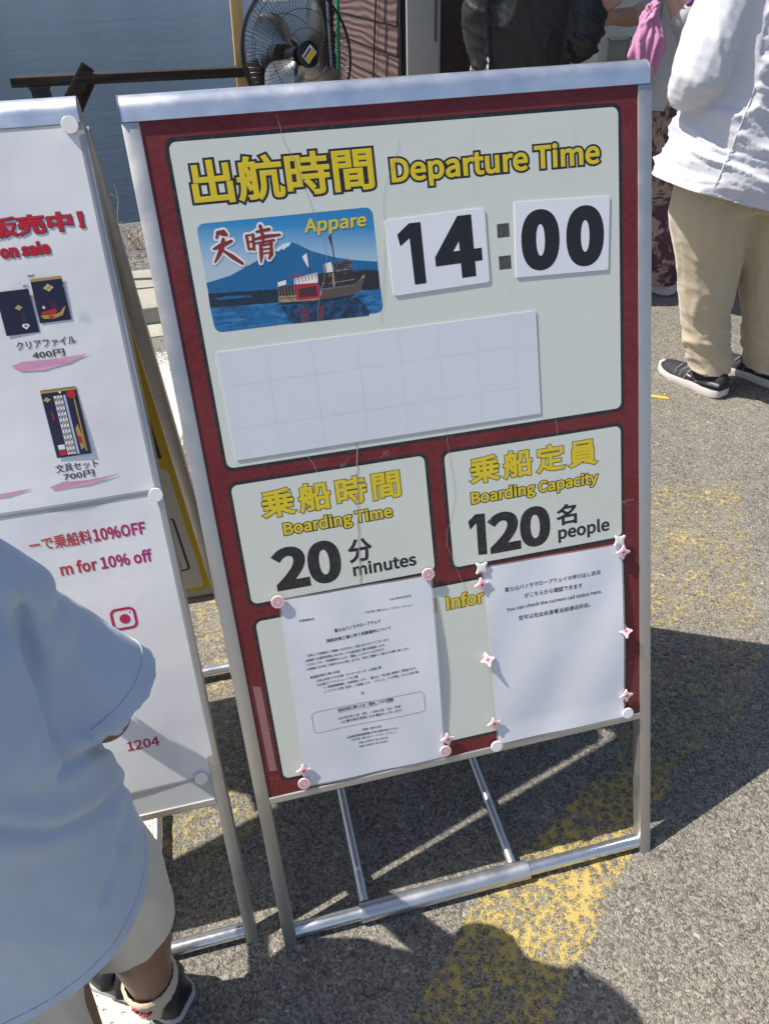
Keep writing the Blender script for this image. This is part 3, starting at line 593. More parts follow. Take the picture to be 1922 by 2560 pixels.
NOTICE = [('2026年4月吉日', (-0.0828, 0.5432, -0.053, 0.5431, 0.0036)), ('～河口湖～富士山パノラマロープウェイ', (-0.1201, 0.5308, -0.0526, 0.5293, 0.0031)), ('お客様各位', (-0.2071, 0.5362, -0.1868, 0.5358, 0.004)), ('富士山パノラマロープウェイ', (-0.1624, 0.5125, -0.0984, 0.513, 0.0056)), ('施設改修工事に伴う長期運休について', (-0.175, 0.4996, -0.0853, 0.4999, 0.0055)), ('日頃より当施設をご愛顧いただきまして誠にありがとうございます。', (-0.2032, 0.4837, -0.0894, 0.4836, 0.0041)), ('当施設では夏季営業に向けまして大型改修工事を実施致します。', (-0.207, 0.4769, -0.0955, 0.4767, 0.0041)), ('つきましては、下記期間中のとおり「運休」とさせていただきます。', (-0.2071, 0.4705, -0.0972, 0.4703, 0.0042)), ('お客様には大変ご迷惑をおかけ致しますが、何卒ご理解とご協力をお願い致します。', (-0.2074, 0.4635, -0.0626, 0.4641, 0.0042)), ('◆施設改修工事の内容', (-0.2045, 0.4505, -0.1636, 0.4507, 0.0042)), ('①安心安全のため支索（ワイヤーロープ）の交換工事', (-0.1969, 0.4433, -0.1054, 0.4441, 0.0043)), ('②山頂エリアのリニューアル工事', (-0.1967, 0.4369, -0.1397, 0.4375, 0.0043)), ('※「絶景展望階段」を新設致します。（富士山・河口湖の絶景をご覧頂けます）', (-0.1883, 0.4306, -0.0565, 0.4314, 0.0043)), ('※「ごりやく広場（仮称）」が登場します。（ブランコ、うさぎ神社、かわらけ投げ等）', (-0.1881, 0.4242, -0.0533, 0.4248, 0.0043)), ('記', (-0.1377, 0.4104, -0.134, 0.4104, 0.0043)), ('施設改修工事のため「運休」となる期間', (-0.1738, 0.3902, -0.0945, 0.3896, 0.0055)), ('2026年5月11日（月）～7月15日（水）予定', (-0.1755, 0.3775, -0.0849, 0.3762, 0.0047)), ('※工事日程が変更になる場合もございます。', (-0.1717, 0.371, -0.0832, 0.3697, 0.0047)), ('お問い合わせ先', (-0.1439, 0.3513, -0.116, 0.3506, 0.0041)), ('山梨県南都留郡富士河口湖町浅川1163-1', (-0.1673, 0.3443, -0.0927, 0.3429, 0.0041)), ('～河口湖～富士山パノラマロープウェイ', (-0.164, 0.3389, -0.0961, 0.3369, 0.0034)), ('TEL 0555-72-0363', (-0.1513, 0.3313, -0.1088, 0.3304, 0.0034)), ('FAX 0555-72-5180', (-0.1511, 0.3249, -0.1091, 0.3243, 0.0035))]
def notice(m):
    for s, box in NOTICE: write(m, FM, s, box, .00018, .018 if box[4] > .005 else .012, res=1, dome=.00002, wave=wv1)
    u0, s0, u1, s1 = -.2107, .3652, -.0494, .3985
    pts = [(u, s - (u - u0) * .024) for u, s in rrect(u0, s0, u1, s1, .006)]
    n = len(pts)
    for i in range(n):
        a, b = pts[i], pts[(i + 1) % n]; dx, dy = b[0] - a[0], b[1] - a[1]; d = sqrt(dx * dx + dy * dy)
        if d < 1e-6: continue
        k = max(1, int(d / .01))
        for q in range(k):
            p, r = (a[0] + dx * q / k, a[1] + dy * q / k), (a[0] + dx * (q + 1) / k, a[1] + dy * (q + 1) / k); nx, ny = -dy / d * .0003, dx / d * .0003
            m.add([FM(x, y, .0002 + wv1(x, y)) for x, y in ((p[0] + nx, p[1] + ny), (p[0] - nx, p[1] - ny), (r[0] - nx, r[1] - ny), (r[0] + nx, r[1] + ny))], [(0, 1, 2, 3)], 1)
    m.add([FM(x, y, .0002 + wv1(x, y)) for x, y in ((-.1738, .3888), (-.0945, .3882), (-.0945, .3886), (-.1738, .3892))], [(0, 1, 2, 3)])
on_face('printed_text', ['ink', 'red_line'], notice, NO, nb)
CALL = [('富士山パノラマロープウェイの呼び出し状況', (0.0809, 0.523, 0.2259, 0.522, 0.0071)), ('がこちらから確認できます', (0.1096, 0.5079, 0.1972, 0.507, 0.0076)), ('You can check the current call status here.', (0.0813, 0.4931, 0.2272, 0.4925, 0.0052)), ('您可以在此处查看当前通话状态。', (0.0987, 0.4753, 0.2085, 0.4743, 0.0073))]
on_face('printed_text', ['ink'], lambda m: [write(m, FM, s, box, .00018, .012, ref='Y' if s[0] == 'Y' else None, res=2, dome=.00002, wave=wv2) for s, box in CALL], CA, cb_)

# ------------------------------------------------------------------ magnets
BMAT = Matrix((Vector((1, 0, 0)), BUP, BN)).transposed().to_4x4()
def local_disc(r, h, mat, name):
    prof = [(r, 0), (r, h * .80), (r * .985, h * .94), (r * .955, h)]; m = MB(); n = 32; vs = []
    for rr, z in prof: vs += [(rr * cos(2 * pi * k / n), rr * sin(2 * pi * k / n), z) for k in range(n)]
    fs = [(i * n + k, i * n + (k + 1) % n, (i + 1) * n + (k + 1) % n, (i + 1) * n + k) for i in range(3) for k in range(n)] + [tuple(range(n))[::-1], tuple(3 * n + k for k in range(n))]
    m.add(vs, fs); return m.build(name, mat, smooth=18)
def local_star(r, h, mat, name):
    pts = []
    for q in range(4):                          # four short concave points with blunt tips
        a = q * pi / 2
        for da, rr in ((-.10, 1.0), (.10, 1.0), (.30, .74), (.55, .60), (pi / 4, .565), (pi / 2 - .55, .60), (pi / 2 - .30, .74)): pts.append((r * rr * cos(a + da), r * rr * sin(a + da)))
    m = MB(); m.prism(pts, ident, 0, h); return m.build(name, mat, bevel=.0003)
def put(o, F, u, s, w, rot=0.0, tilt=0.0):
    o.matrix_world = Matrix.Translation(F(u, s, w)) @ BMAT @ Matrix.Rotation(tilt, 4, 'X') @ Matrix.Rotation(rot, 4, 'Z')
def clone(o):
    c = o.copy(); COL.objects.link(c)
    for ch in list(o.children):
        d = ch.copy(); COL.objects.link(d); d.parent = c
    return c
fl = local_disc(.0088, .0022, 'pink_magnet', 'flower_magnet')
m = MB()
for k in range(8):
    a = 2 * pi * k / 8 + .2; pe = [(.0022, -.0002), (.0046, -.00165), (.0064, -.0013), (.0068, 0), (.0064, .0013), (.0046, .00165), (.0022, .0002)]
    pts = [(x * cos(a) - y * sin(a), x * sin(a) + y * cos(a)) for x, y in pe]; ring(m, ident, pts, .00042, .00228 + k * 2e-6)
o = m.build('printed_flower', 'pink_line'); o.parent = fl
st = local_star(.0108, .0022, 'pink_magnet', 'star_magnet')
m = MB()
for k in range(8):
    a = pi * k / 4; L = .0062 if k % 2 == 0 else .0040; wd = .0009
    m.face([(L * cos(a), L * sin(a)), (wd * cos(a + .8), wd * sin(a + .8)), (0, 0), (wd * cos(a - .8), wd * sin(a - .8))], ident, .00228 + k * 3e-6)
o = m.build('printed_star', 'magenta_print'); o.parent = st
ws = local_star(.0108, .0022, 'white_magnet', 'white_star_magnet')
wr = local_disc(.0088, .0026, 'white_magnet', 'round_magnet')
wm = .0022
def spread(src, spots, cat, group):
    for i, (F, u, s, w, rot, tilt, lab) in enumerate(spots):
        o = src if i == 0 else clone(src)
        put(o, F, u, s, w, rot, tilt); tag(o, lab, cat, group)
spread(fl, [(FM, -.2301, .5722, wm, .1, 0, 'round pink flower magnet under the big 2 at the notice\'s upper corner'), (FM, -.0259, .5716, wm, .5, 0, 'round pink flower magnet under the word minutes'),
            (FM, -.2365, .2886, wm, .9, 0, 'round pink flower magnet on the bottom rail near the red border'), (FM, -.0266, .2884, wm, 1.3, 0, 'round pink flower magnet below a star magnet between the two papers')], 'magnet', 'pink flower magnets holding the notice')
spread(st, [(FM, -.2342, .3098, wm, 0, 0, 'pink star magnet on the notice\'s lower corner nearest the sale board'), (FM, -.0214, .3079, wm, .05, 0, 'pink star magnet on the notice\'s lower corner nearest the call status sheet'),
            (FM, .0478, .5421, wm + .001, .12, 0, 'pink star magnet just right of the yellow letters Infor'), (FM, .2606, .5502, wm + .001, -.06, 0, 'pink star magnet below the white star under the word people'),
            (FM, .0480, .4238, wm + .0015, .1, -.6, 'pink star magnet tipped on edge halfway up the call sheet\'s side, over the empty field'), (FM, .2630, .4232, wm + .0015, -.1, -.6, 'pink star magnet tipped on edge halfway up the call sheet, by the aluminium leg'),
            (FM, .2635, .3137, wm + .001, .05, 0, 'pink star magnet directly above a round white magnet near the aluminium leg'), (FM, .0504, .3175, wm + .002, .1, 0, 'pink star magnet on the call sheet\'s lower corner over the black outline')], 'magnet', 'pink star magnets on the departure board')
spread(ws, [(FM, .0496, .5660, wm, .72, 0, 'plain white star magnet below the big 1 of 120'), (FM, .2558, .5680, wm, .66, 0, 'plain white star magnet below the last letters of people')], 'magnet', 'plain white star magnets')

# ------------------------------------------------------------------ sale board on the left
LX, LY = -.6535, .02
SALE, FL_, GL, LB, lli, lri = stand('sale_sign', LX, LY, .56, 'scuffed aluminium A-board with white sale posters under clear film', 'sign', .0170, .028, False)
m = MB(); m.prism([(lli, .2748), (lri, .2748), (lri, 1.1426), (lli, 1.1426)], FL_, -.005, PW); LFACE = m.build('face_panel', 'grey_panel', parent=SALE, base=LB)
m = MB(); R0 = LX + .2868; m.prism([(LX - .2868, .268), (R0, .268), (R0, 1.09), (LX - .2868, 1.09)], GL, -.006, -.004); REAR = m.build('rear_panel', 'rear_tan', parent=SALE, base=LB)
def rear_print(m):
    e = R0 - .0005; w = -.0039
    m.face([(LX - .26, .575), (e, .575), (e, 1.06), (LX - .26, 1.06)], GL, w, 0)
    m.face([(LX - .26, .600), (e - .013, .600), (e - .013, 1.03), (LX - .26, 1.03)], GL, w + .0001, 1)
    m.face([(LX - .26, .285), (e, .285), (e, .5748), (LX - .26, .5748)], GL, w, 0)
    m.face(rrect(LX - .26, .293, e - .010, .579, .008), GL, w + .0001, 2)
    ring(m, GL, rrect(LX - .25, .342, e - .024, .474, .008), .0042, w + .0002, 3)
    write(m, GL, 'ヨ', (e - .056, .353, e - .038, .353, .016), w + .0003, .03, mi=1)
    write(m, GL, 'ゆ', (e - .056, .398, e - .036, .398, .017), w + .0003, .02, mi=1)
on_face('rear_poster', ['poster_yellow', 'digit_black', 'poster_cream', 'poster_navy'], rear_print, REAR, LB)
def wl1(u, s): return .0016 + .0011 * sin(u * 31 + s * 9) * sin(s * 22 + 1) + .0018 * max(0, (u + .40) / .05) * max(0, (s - 1.07) / .07)
def wl2(u, s): return .0012 + .0008 * sin(u * 27 - s * 13) + .0010 * sin(s * 17)
MP, mb_ = paper('merchandise_poster', [(-.9500, 1.1385), (-.3540, 1.1385), (-.3545, .7352), (-.9500, .7352)], 'film_paper', 'large white film-covered poster of boat merchandise with red sale heading', 'poster', FL_, wl1, 48, 40)
DP, db_ = paper('discount_poster', [(-.9500, .7262), (-.3540, .7262), (-.3545, .3150), (-.9500, .3150)], 'film_paper', 'lower white film-covered poster offering 10% off in red lettering', 'poster', FL_, wl2, 48, 40)
def goods(m):
    W = .0003
    def wr(s, box, bold, mi, **k): write(m, FL_, s, box, W + k.pop('dw', 0), bold, mi=mi, wave=wl1, res=2, **k)
    for s, box in (('グッズ販売中！', (-.5560, 1.0362, -.3672, 1.0372, .0208)), ('on sale', (-.4611, 1.0166, -.4093, 1.0168, .0098))):
        rf = 'n' if s[0] == 'o' else None
        wr(s, (box[0] + .0012, box[1] - .0012, box[2] + .0012, box[3] - .0012, box[4]), .035, 2, ref=rf); wr(s, box, .032, 0, outline=.0005, omi=1, ref=rf, dw=.0002)
    for s, box in (('クリアファイル', (-.4688, .9180, -.4046, .9180, .0098)), ('400円', (-.4548, .9068, -.4196, .9068, .0082)), ('文具セット', (-.4608, .7730, -.4126, .7730, .0105)), ('700円', (-.4543, .7628, -.4189, .7628, .0086))):
        wr(s, box, .015, 3)
    def flat(u0, s0, u1, s1):                   # a printed picture stays flat just over the rippled film
        z = max(wl1(u0 + (u1 - u0) * i / 8, s0 + (s1 - s0) * j / 8) for i in range(9) for j in range(9))
        return lambda u, s, w: FL_(u, s, w + z)
    fr = flat(-.476, .935, -.386, .995)
    m.face([(-.4760, .9824), (-.4412, .9829), (-.4407, .9358), (-.4760, .9354)], fr, W, 4)
    m.face([(-.4372, .9922), (-.4042, .9926), (-.4042, .9830), (-.4052, .9815), (-.4042, .9800), (-.4041, .9452), (-.4381, .9448)], fr, W, 4)
    m.face([(-.4372, .9922), (-.4042, .9926), (-.4042, .9896), (-.4372, .9892)], fr, W + .0001, 5)
    def diamond(u, s, r, mi=6): m.face([(u - r * 1.35, s), (u, s - r), (u + r * 1.35, s), (u, s + r)], fr, W + .0001, mi); line(m, fr, [(u - r * .7, s - r * .5), (u + r * .7, s + r * .5)], .0003, W + .00015, 4); line(m, fr, [(u - r * .7, s + r * .5), (u + r * .7, s - r * .5)], .0003, W + .00015, 4)
    diamond(-.4203, .9815, .0042); diamond(-.4560, .9640, .0030)
    m.face([(-.4355, .9530), (-.4330, .9492), (-.4230, .9480), (-.4120, .9510), (-.4070, .9600), (-.4095, .9590), (-.4140, .9545), (-.4200, .9530)], fr, W + .0001, 5)
    m.face([(-.4340, .9560), (-.4330, .9535), (-.4190, .9530), (-.4160, .9570), (-.4200, .9590)], fr, W + .0002, 7)
    m.face([(-.4270, .9520), (-.4220, .9518), (-.4220, .9488), (-.4270, .9490)], fr, W + .0002, 7)
    for u in (-.4300, -.4210, -.4180): line(m, fr, [(u, .9560), (u + .0002, .9660)], .0005, W + .0002, 7)
    m.face([(-.4315, .9625), (-.4290, .9627), (-.4285, .9600), (-.4312, .9598)], fr, W + .0002, 8)
    m.face([(-.4575, .9440), (-.4535, .9398), (-.4490, .9440), (-.4510, .9462), (-.4560, .9462)], fr, W + .0001, 8)
    m.face([(-.4555, .9448), (-.4535, .9420), (-.4515, .9448)], fr, W + .0002, 7)
    for u in (-.4548, -.4525): line(m, fr, [(u, .9590), (u, .9480)], .0005, W + .0001, 9)
    write(m, FL_, 'FRONT', (-.4390, .9946, -.4318, .9948, .0022), W, .03, mi=4, wave=wl1, res=1); write(m, FL_, 'BACK', (-.4462, .9850, -.4408, .9852, .0020), W, .03, mi=4, wave=wl1, res=1)
    line(m, fr, [(-.4440 - .004 * k / 12 * 2.2 + .0022 * cos(k * .8), .9908 + .0018 * sin(k * .8) - .0003 * k) for k in range(13)], .0004, W, 10)
    line(m, fr, [(-.4020 + .0063 * 0 + .0068 * cos(2 * pi * k / 24) + .0110, .9475 + .0068 * sin(2 * pi * k / 24)) for k in range(25)], .0003, W, 10)
    for k in range(4): line(m, fr, [(-.3955, .9505 - k * .0022), (-.3868, .9507 - k * .0022)], .0005, W, 10)
    line(m, fr, [(-.4230, .9430), (-.4200, .9405), (-.4030, .9408)], .0003, W, 10)
    fr = lambda u, s, w: FL_(u, s, w + wl1(u, s) + .0003)
    for b in ([(-.4792, .9023), (-.4663, .9056), (-.4326, .9047), (-.3953, .9056), (-.4163, .8983), (-.4462, .8937), (-.4715, .8957)], [(-.4718, .758), (-.4566, .7618), (-.4283, .7594), (-.39, .761), (-.4297, .7533), (-.4686, .7536)], [(-.56, .757), (-.50, .7595), (-.4905, .759), (-.52, .754)]): m.face(b, fr, W - .0001, 11)
    fr = flat(-.456, .791, -.4165, .8712)
    q = lambda a, b: (-.456 + .0395 * a, .7910 + .0802 * b)
    P = lambda a0, b0, a1, b1, mi, dz=.0001: m.face([q(a0, b0), q(a1, b0), q(a1, b1), q(a0, b1)], fr, W + dz, mi)
    P(0, 0, 1, 1, 4, 0); P(0, .955, 1, .99, 5)
    for k in range(3): P(.33 + k * .085, .03, .395 + k * .085, .90, 8); [P(.345 + k * .085, .06 + j * .085, .378 + k * .085, .10 + j * .085, 7 if j % 4 == k else 4, .0002) for j in range(10)]
    P(.60, .02, .66, .90, 12); P(.68, .05, .90, .86, 4, .0002); P(.86, .05, .90, .86, 5, .0003); P(.11, .12, .30, .19, 8, .0002); P(.11, .03, .30, .118, 7, .0002)
    diamond(*q(.13, .86), .0030); diamond(*q(.78, .76), .0022)
    m.face([q(.72, .40), q(.80, .46), q(.86, .28), q(.84, .10), q(.74, .08), q(.72, .25)], fr, W + .0004, 5); m.face([q(.72, .30), q(.82, .27), q(.82, .17), q(.73, .18)], fr, W + .0005, 7)
    line(m, fr, [q(.18, .68), q(.19, .56)], .0016, W + .0002, 7)
    c = q(.83, .90); m.face([(c[0] + .0050 * cos(2 * pi * k / 20), c[1] + .0050 * sin(2 * pi * k / 20)) for k in range(20)], fr, W + .0006, 7)
    c = q(.53, .945); m.face([(c[0] + .0014 * cos(2 * pi * k / 12), c[1] + .0014 * sin(2 * pi * k / 12)) for k in range(12)], fr, W + .0006, 8)
on_face('printed_goods', ['sale_red', 'sale_dark', 'sale_shadow', 'ink', 'navy_print', 'gold_print', 'gold_pale', 'red_seal', 'print_white', 'ink_soft', 'pale_blue_line', 'pink_brush', 'ruler_print'], goods, MP, mb_)
def offer(m):
    W = .0003; fr = lambda u, s, w: FL_(u, s, w + wl2(u, s))
    write(m, FL_, 'ーで乗船料', (-.5130, .6800, -.4405, .6795, .0182), W, .022, wave=wl2, res=2); write(m, FL_, '10%OFF', (-.4385, .6806, -.3752, .6802, .0166), W, .022, wave=wl2, res=2)
    write(m, FL_, 'm for 10% off', (-.4860, .6440, -.3747, .6432, .0172), W, .02, ref='f', wave=wl2, res=2)
    write(m, FL_, '1204', (-.4612, .3806, -.4190, .3796, .0150), W, .014, wave=wl2, res=2)
    ring(m, fr, rrect(-.4420, .5576, -.4100, .5880, .0085), .0034, W)
    m.face([(-.4248 + .0066 * cos(2 * pi * k / 24), .5724 + .0066 * sin(2 * pi * k / 24)) for k in range(24)], fr, W)
    m.face([(-.4172 + .0012 * cos(2 * pi * k / 10), .5806 + .0012 * sin(2 * pi * k / 10)) for k in range(10)], fr, W)
on_face('printed_offer', ['gradient_ink'], offer, DP, db_)
spread(wr, [(FM, .0518, .2771, wm + .001, 0, 0, 'white round magnet on the bottom rail at the call sheet\'s lower corner, mid-board'), (FM, .2656, .2820, wm + .001, 0, 0, 'white round magnet below a pink star magnet beside the aluminium leg'),
            (FL_, -.3602, 1.1404, .003, 0, 0, 'chipped white round magnet under the cap at the top of the sale board'), (FL_, -.3545, .7286, .003, 0, 0, 'white round magnet at the seam between the two sale posters'), (FL_, -.3757, .3142, .003, 0, 0, 'white round magnet on the bottom edge of the 10% off poster')], 'magnet', 'white round magnets')
# ------------------------------------------------------------------ ground, kerb, shore, water, far hills
def sheet_mesh(name, pts, mat, z=None):
    m = MB(); m.add([(p[0], p[1], z if z is not None else p[2]) for p in pts], [tuple(range(len(pts)))]); o = m.build(name, mat)
    return o
tag(sheet_mesh('ground', [(-40, -40, 0), (40, -40, 0), (40, 2.44, 0), (-40, 2.44, 0)], 'asphalt'), kind='structure')
def strip(name, mat, left, right, z, jag=.006, sub_n=14):
    """a painted band between two polylines, uv 0..1 across and along, edges slightly ragged"""
    L = []; Rr = []
    def res(pl):
        out = []
        for a, b in zip(pl, pl[1:]):
            for k in range(sub_n): out.append((a[0] + (b[0] - a[0]) * k / sub_n, a[1] + (b[1] - a[1]) * k / sub_n))
        return out + [pl[-1]]
    L, Rr = res(left), res(right); nn = 6; vs = []; fs = []; uv = []
    for j in range(len(L)):
        ja, jb = random.uniform(-jag, jag), random.uniform(-jag, jag)
        for i in range(nn + 1):
            t = i / nn; vs.append((L[j][0] * (1 - t) + Rr[j][0] * t + ja * (1 - t) + jb * t, L[j][1] * (1 - t) + Rr[j][1] * t, z)); uv.append((t, j / (len(L) - 1)))
    for j in range(len(L) - 1):
        for i in range(nn): k = j * (nn + 1) + i; fs.append((k, k + 1, k + nn + 2, k + nn + 1))
    me = bpy.data.meshes.new(name); me.from_pydata(vs, [], fs); me.materials.append(MAT[mat]); ul = me.uv_layers.new(name='UVMap')
    for lp in me.loops: ul.data[lp.index].uv = uv[lp.vertex_index]
    o = bpy.data.objects.new(name, me); COL.objects.link(o); return tag(o, kind='structure')
strip('yellow_marking', 'yellow_paint', [(-.42, -.62), (-.18, -.16), (0, 0), (.30, .16)], [(-.17, -.75), (.04, -.20), (.24, -.03), (.53, .19)], .0012)
strip('yellow_marking', 'yellow_faint', [(.28, .10), (.47, .40), (.60, .64), (.80, 1.0)], [(.55, .13), (.76, .32), (.92, .56), (1.12, .94)], .0018)
strip('yellow_marking', 'yellow_faint', [(-.58, .10), (-.46, .40), (-.42, .70), (-.46, .95)], [(-.36, .10), (-.28, .38), (-.26, .70), (-.32, .95)], .0012)
strip('yellow_stroke', 'yellow_stroke', [(-.475, .300), (-.440, .300)], [(-.475, .268), (-.442, .272)], .0014, .003, 6)  # sunlit spot of the worn yellow, its brightness put into the colour
strip('yellow_stroke', 'yellow_stroke', [(1.10, 1.437), (1.165, 1.392)], [(1.106, 1.412), (1.158, 1.374)], .0014, .002, 6)
strip('white_line', 'white_paint', [(-.78, -3), (-.74, 0), (-.70, 1), (-.66, 2.29)], [(-.512, -3), (-.505, 0), (-.47, 1), (-.40, 2.29)], .0012, .004, 30)
# kerb: two courses of old concrete, stones laid end to end
def concrete():
    t = NT('kerb_concrete', rough=.92, spec=.25); co = t.coord()
    f = t.noise(7, 6, .7, co); g = t.noise(120, 4, .7, co)
    c = t.mix(f, (.30, .28, .235), (.46, .435, .37)); c = t.mix(t.ramp(g, [(.35, .5), (.6, 0.0)]), c, (.20, .19, .16))
    t.set('Base Color', c); t.bump(g, .6, .004); MAT['kerb_concrete'] = t.m
concrete()
def kerb():
    m = MB()
    x = -14.0
    while x < .42:
        L = .60; y = 2.44
        m.box((x + L / 2, 2.51, -.04), (L - .008, .135, .09)); x += L
    o = m.build('kerb_apron', 'kerb_concrete', bevel=.006); tag(o, kind='structure')
    m = MB(); x = -14.2
    while x < .3:
        L = .60; m.box((x + L / 2, 2.705, -.02), (L - .010, .245, .19)); x += L
    tag(m.build('kerb', 'kerb_concrete', bevel=.010), kind='structure')
    m = MB(); m.box((-7, 2.98, -.03), (15, .29, .19)); tag(m.build('quay_coping', 'kerb_concrete', bevel=.008), kind='structure')
kerb()
def gravel():
    t = NT('gravel', rough=.95, spec=.2); co = t.coord(); v = t.voro(38, vec=co); v2 = t.voro(90, vec=co)
    s = t.n('SeparateColor'); t.l(v2.outputs['Color'], s.inputs[0])
    c = t.ramp(s.outputs[0], [(0, (.05, .048, .045)), (.5, (.15, .14, .13)), (1, (.30, .28, .25))])
    t.set('Base Color', t.mix(t.ramp(t.noise(2, 4, .6, co), [(.4, 0.), (.7, .5)]), c, (.10, .095, .085))); t.bump(t.math('ADD', v.outputs['Distance'], t.math('MULTIPLY', v2.outputs['Distance'], .5)), 1.0, .02)
    MAT['gravel'] = t.m
gravel()
m = MB(); nx, ny = 120, 40; vs = []; fs = []
for j in range(ny + 1):
    for i in range(nx + 1):
        x = -16 + 40 * i / nx; y = 3.12 + 4.4 * j / ny; z = .045 - .155 * (y - 3.12) + .05 * noise.noise(Vector((x * 2.2, y * 2.2, 0))) * min(1, (y - 3.12) * 2) + .02 * noise.noise(Vector((x * 9, y * 9, 3)))
        vs.append((x, y, z))
for j in range(ny):
    for i in range(nx): k = j * (nx + 1) + i; fs.append((k, k + 1, k + nx + 2, k + nx + 1))
m.add(vs, fs); tag(m.build('gravel_shore', 'gravel', smooth=180), kind='structure')
def water():
    t = NT('water', (.012, .035, .055), rough=.08, spec=.5); t.p.inputs['IOR'].default_value = 1.33
    co = t.coord((1, 1.5, 1), (0, 0, .35)); a = t.noise(4.2, 7, .72, co, .5); b = t.noise(1.0, 3, .5, co, .3); c = t.noise(26, 4, .65, co)
    g = t.noise(.12, 3, .5, t.coord((1, 2.2, 1)))
    h = t.math('ADD', t.math('MULTIPLY', a, 1.0), t.math('ADD', t.math('MULTIPLY', b, 1.4), t.math('MULTIPLY', c, .55)))
    h = t.math('MULTIPLY', h, t.ramp(g, [(.35, .55), (.6, 1.0)]))
    t.bump(h, 1.0, .55)
    t.set('Base Color', t.mix(g, (.022, .052, .098), (.034, .072, .125)))
    MAT['water'] = t.m
water()
tag(sheet_mesh('water', [(-1500, 4.2), (1500, 4.2), (1500, 1600), (-1500, 1600)], 'water', -.30), kind='structure')
speck('hill_haze_blue', (.07, .10, .14), .35, .02, 0, rough=.95)  # bluish distance haze is put into the hill colour
m = MB(); n = 90; vs = []; fs = []  # hills out of view, added to darken what the water reflects
for i in range(n + 1):
    a = radians(-100 + 200 * i / n); r = 1500
    h = 150 + 120 * noise.noise(Vector((i * .11, 2, 0))) + 50 * noise.noise(Vector((i * .43, 5, 0))) + 110 * max(0, cos((i - 30) * .12))
    for k, (rr, hh) in enumerate(((r - 500, -1), (r - 260, h * .45), (r, h), (r + 400, -1))): vs.append((rr * sin(a), rr * cos(a) + 0, hh + (18 * noise.noise(Vector((i * .9, k * 3, 1))) if 0 < k < 3 else 0)))
for i in range(n):
    for k in range(3): q = i * 4 + k; fs.append((q, q + 4, q + 5, q + 1))
m.add(vs, fs); tag(m.build('hills', 'hill_haze_blue', smooth=60), kind='structure')

# loose grit lying on the asphalt
speck('grit', (.30, .28, .24), .35, 30, .1, rough=.9)
m = MB()
for k in range(420):
    x, y = random.uniform(-.9, 1.9), random.uniform(-.45, 2.3); r = random.uniform(.0012, .0034) * (1.4 if y > 1 else 1); R = Matrix.Rotation(random.uniform(0, 6.28), 3, 'Z')
    m.ball((x, y, r * .35), (r, r * random.uniform(.6, 1), r * random.uniform(.4, .8)), 6, 4, R)
tag(m.build('grit', 'grit', smooth=60), kind='stuff')
# ------------------------------------------------------------------ booth behind
def siding():
    t = NT('siding', rough=.62); co = t.coord((1, 1, 1))
    w = t.n('TexWave', wave_type='BANDS', bands_direction='Z'); w.inputs['Scale'].default_value = 6; w.inputs['Distortion'].default_value = 11; w.inputs['Detail'].default_value = 2.2; w.inputs['Detail Scale'].default_value = .5
    t.l(t.coord((.35, .35, 1.6)), w.inputs['Vector'])
    t.set('Base Color', t.mix(w.outputs['Fac'], (.070, .038, .031), (.102, .058, .048))); t.bump(w.outputs['Fac'], .7, .006); MAT['siding'] = t.m
siding()
speck('frame_grey', (.42, .41, .39), .06, 12, .05, rough=.4); speck('door_brown', (.035, .020, .018), .3, 30, .1, rough=.55); speck('interior_grey', (.30, .29, .26), .08, 6, .03, rough=.8)
speck('machine_white', (.56, .56, .53), .03, 8, .02, rough=.35); mk('machine_dark', (.10, .10, .10), rough=.3); mk('dark_metal', (.015, .015, .016), rough=.4, metal=.5); mk('cable_black', (.008, .008, .009), rough=.5)
speck('roof_brown', (.06, .045, .04), .2, 9, .05, rough=.7)
BY = 3.30
bt = empty('ticket_booth', (1.8, BY, 0), 'brown wood-grain ticket booth with a grey metal door frame and dark doorway', 'building'); BB = (1.8, BY, 0); kb = dict(parent=bt, base=BB)
m = MB(); WX, Y1 = .735, 4.95
for k in range(20):                             # lapped boards of the side that looks at the lake
    z0 = .02 + k * .118
    m.add([(WX, BY, z0), (WX, Y1, z0), (WX - .013, Y1, z0 + .002), (WX - .013, BY, z0 + .002), (WX, BY, z0 + .118), (WX, Y1, z0 + .118), (WX - .004, Y1, z0 + .117), (WX - .004, BY, z0 + .117)], [(0, 1, 2, 3), (3, 2, 6, 7), (7, 6, 5, 4), (0, 3, 7, 4), (1, 5, 6, 2)])
m.build('wall', 'siding', **kb)
m = MB(); m.box((.735, Y1 + .02, 1.19), (.06, .05, 2.38)); m.build('corner_post', 'dark_metal', **kb)
m = MB(); m.box((.748, BY - .012, 1.19), (.022, .030, 2.38)); m.build('trim', 'dark_metal', **kb)
m = MB(); m.box((.835, BY - .02, 1.1), (.150, .06, 2.2)); m.box((.915, BY - .014, 1.1), (.010, .05, 2.2)); fr_ = m.build('door_frame', 'frame_grey', bevel=.003, **kb)
m = MB(); m.box((.893, BY - .053, .98), (.010, .006, .16)); o = m.build('lock_plate', 'machine_dark', base=BB); o.parent = fr_; o.location = (0, 0, 0)
m = MB()
for k in range(3): m.box((.985 + k * .128, BY + .01 + (k % 2) * .004, 1.1), (.126, .04, 2.2))
m.build('door', 'door_brown', bevel=.002, **kb)
m = MB(); m.box((2.4, BY + .62, 1.2), (2.2, .05, 2.4)); m.build('back_wall', 'interior_grey', **kb)
for c_, s_ in (((1.50, BY + .45, 1.2), (.05, .6, 2.4)), ((3.9, BY + .2, 1.2), (.8, .06, 2.4))): m = MB(); m.box(c_, s_); m.build('inner_wall', 'interior_grey', **kb)
m = MB(); m.box((2.7, BY + .02, .42), (2.4, .42, .84)); m.build('counter', 'interior_grey', bevel=.01, **kb)
